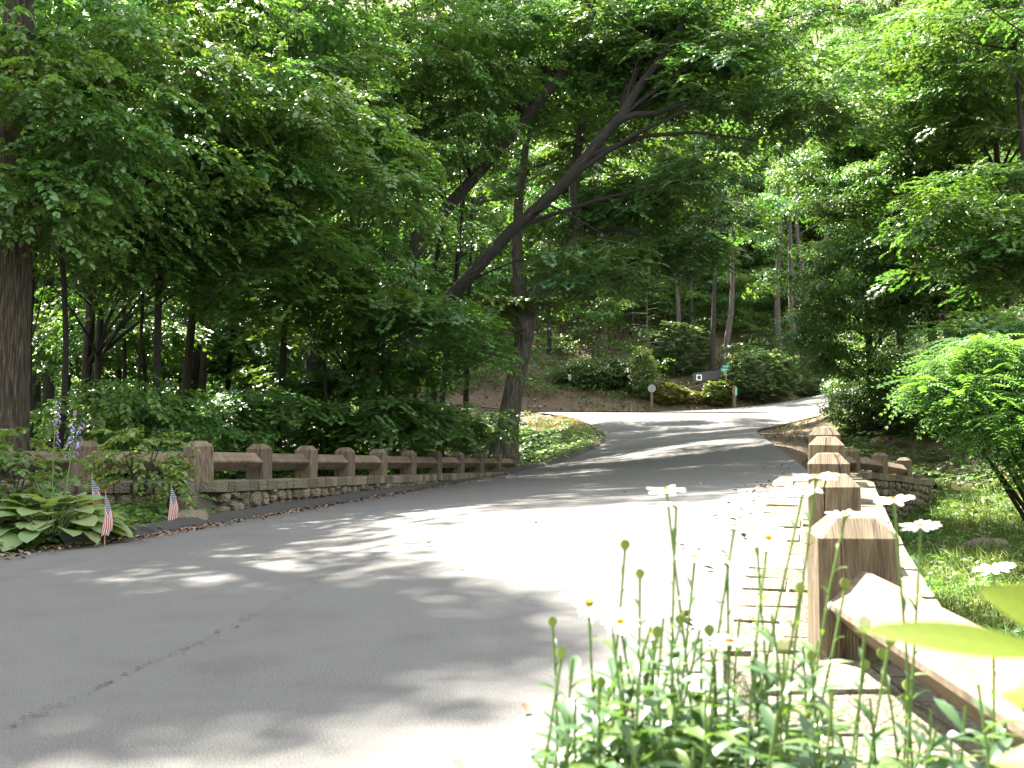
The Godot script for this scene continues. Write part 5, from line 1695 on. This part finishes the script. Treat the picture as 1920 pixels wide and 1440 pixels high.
	for q in [[1990, 1232, 0.92, 1596, 1163, 0.98, 0.019, Vector3(0.1, 0.75, 0.65)], [2060, 1190, 0.96, 1830, 1098, 1.0, 0.026, Vector3(-0.3, 0.75, 0.6)], [2050, 1345, 0.9, 1868, 1292, 0.95, 0.022, Vector3(0.1, 0.8, 0.6)], [2060, 1440, 0.88, 1850, 1418, 0.95, 0.024, Vector3(0.0, 0.8, 0.6)]]:
		var a := P(q[0], q[1], q[2]) - root
		var e := P(q[3], q[4], q[5]) - root
		var lf := MB.new()
		lf.leaf(a, e - a, q[7], a.distance_to(e), q[6], 0.18, 0.06, [0.1, 0.55, 0.85, 1.0, 0.95, 0.75, 0.42, 0.0])
		var ln := part("leaf", lf.mesh(), lmat, o)
		var pt := MB.new()
		pt.tube([a, a.lerp(stem_top, 0.5) + Vector3(0, 0.01, 0), Vector3(stem_top.x, minf(a.y, stem_top.y), stem_top.z)], [0.002, 0.002, 0.002], 5, 0.0, null, Color(0.14, 0.18, 0.03))
		part("leaf_stalk", pt.mesh(), M.plain, ln)

# ------------------------------------------------------------------ all
func _ready() -> void:
	rng.seed = 20240611
	noise.seed = 7
	noise.frequency = 0.02
	var cam := Camera3D.new()
	cam.name = "camera"
	add_child(cam)
	cam.position = Vector3(0, EYE, 0)
	cam.rotation.x = PITCH
	var lens := CameraAttributesPhysical.new()
	lens.frustum_focal_length = 33.0
	lens.exposure_aperture = 4.6
	lens.frustum_focus_distance = 14.0
	lens.frustum_near = 0.05
	lens.frustum_far = 900.0
	cam.attributes = lens
	cam.near = 0.05
	cam.far = 900.0
	cam.fov = 2.0 * rad_to_deg(atan(720.0 / F))
	cam.current = true
	var env := Environment.new()
	var sky := Sky.new()
	var sm := ProceduralSkyMaterial.new()
	sm.sky_top_color = Color(0.82, 0.83, 0.84)
	sm.sky_horizon_color = Color(0.95, 0.95, 0.94)
	sm.sky_curve = 0.2
	sm.ground_bottom_color = Color(0.25, 0.28, 0.2)
	sm.ground_horizon_color = Color(0.5, 0.55, 0.45)
	sm.sky_energy_multiplier = 0.8
	sm.sun_angle_max = 6.0
	sky.sky_material = sm
	env.background_mode = Environment.BG_SKY
	env.sky = sky
	env.tonemap_mode = Environment.TONE_MAPPER_LINEAR
	env.tonemap_exposure = 9.3
	env.sdfgi_enabled = true; env.ssao_enabled = true; env.ssil_enabled = true
	var we := WorldEnvironment.new()
	we.name = "world_environment"
	we.environment = env
	add_child(we)
	var sun := DirectionalLight3D.new()
	sun.name = "sun"
	sun.light_color = Color(1.0, 0.965, 0.9)
	sun.light_energy = 1.6
	sun.light_angular_distance = 0.55
	sun.shadow_enabled = true
	add_child(sun)
	sun.look_at_from_position(Vector3.ZERO, -Vector3(-0.32, 0.84, -0.44))
	print("fov ", cam.fov)

	rng.seed = 1017
	make_materials()
	rng.seed = 1034
	make_sprays()
	prep_road()
	rng.seed = 1051
	build_ground()
	print("ground ", Time.get_ticks_msec())
	rng.seed = 1068
	build_roads()
	rng.seed = 1085
	build_bridge()
	print("bridge ", Time.get_ticks_msec())
	rng.seed = 1102
	build_near_trees()
	rng.seed = 1119
	build_overstory()
	rng.seed = 1136
	build_right_trees()
	rng.seed = 1153
	build_far()
	print("trees ", Time.get_ticks_msec())
	rng.seed = 1170
	build_cover()
	rng.seed = 1187
	build_bed()
	rng.seed = 1204
	build_signs()
	rng.seed = 1221
	build_daisies()
	print("done ", Time.get_ticks_msec())
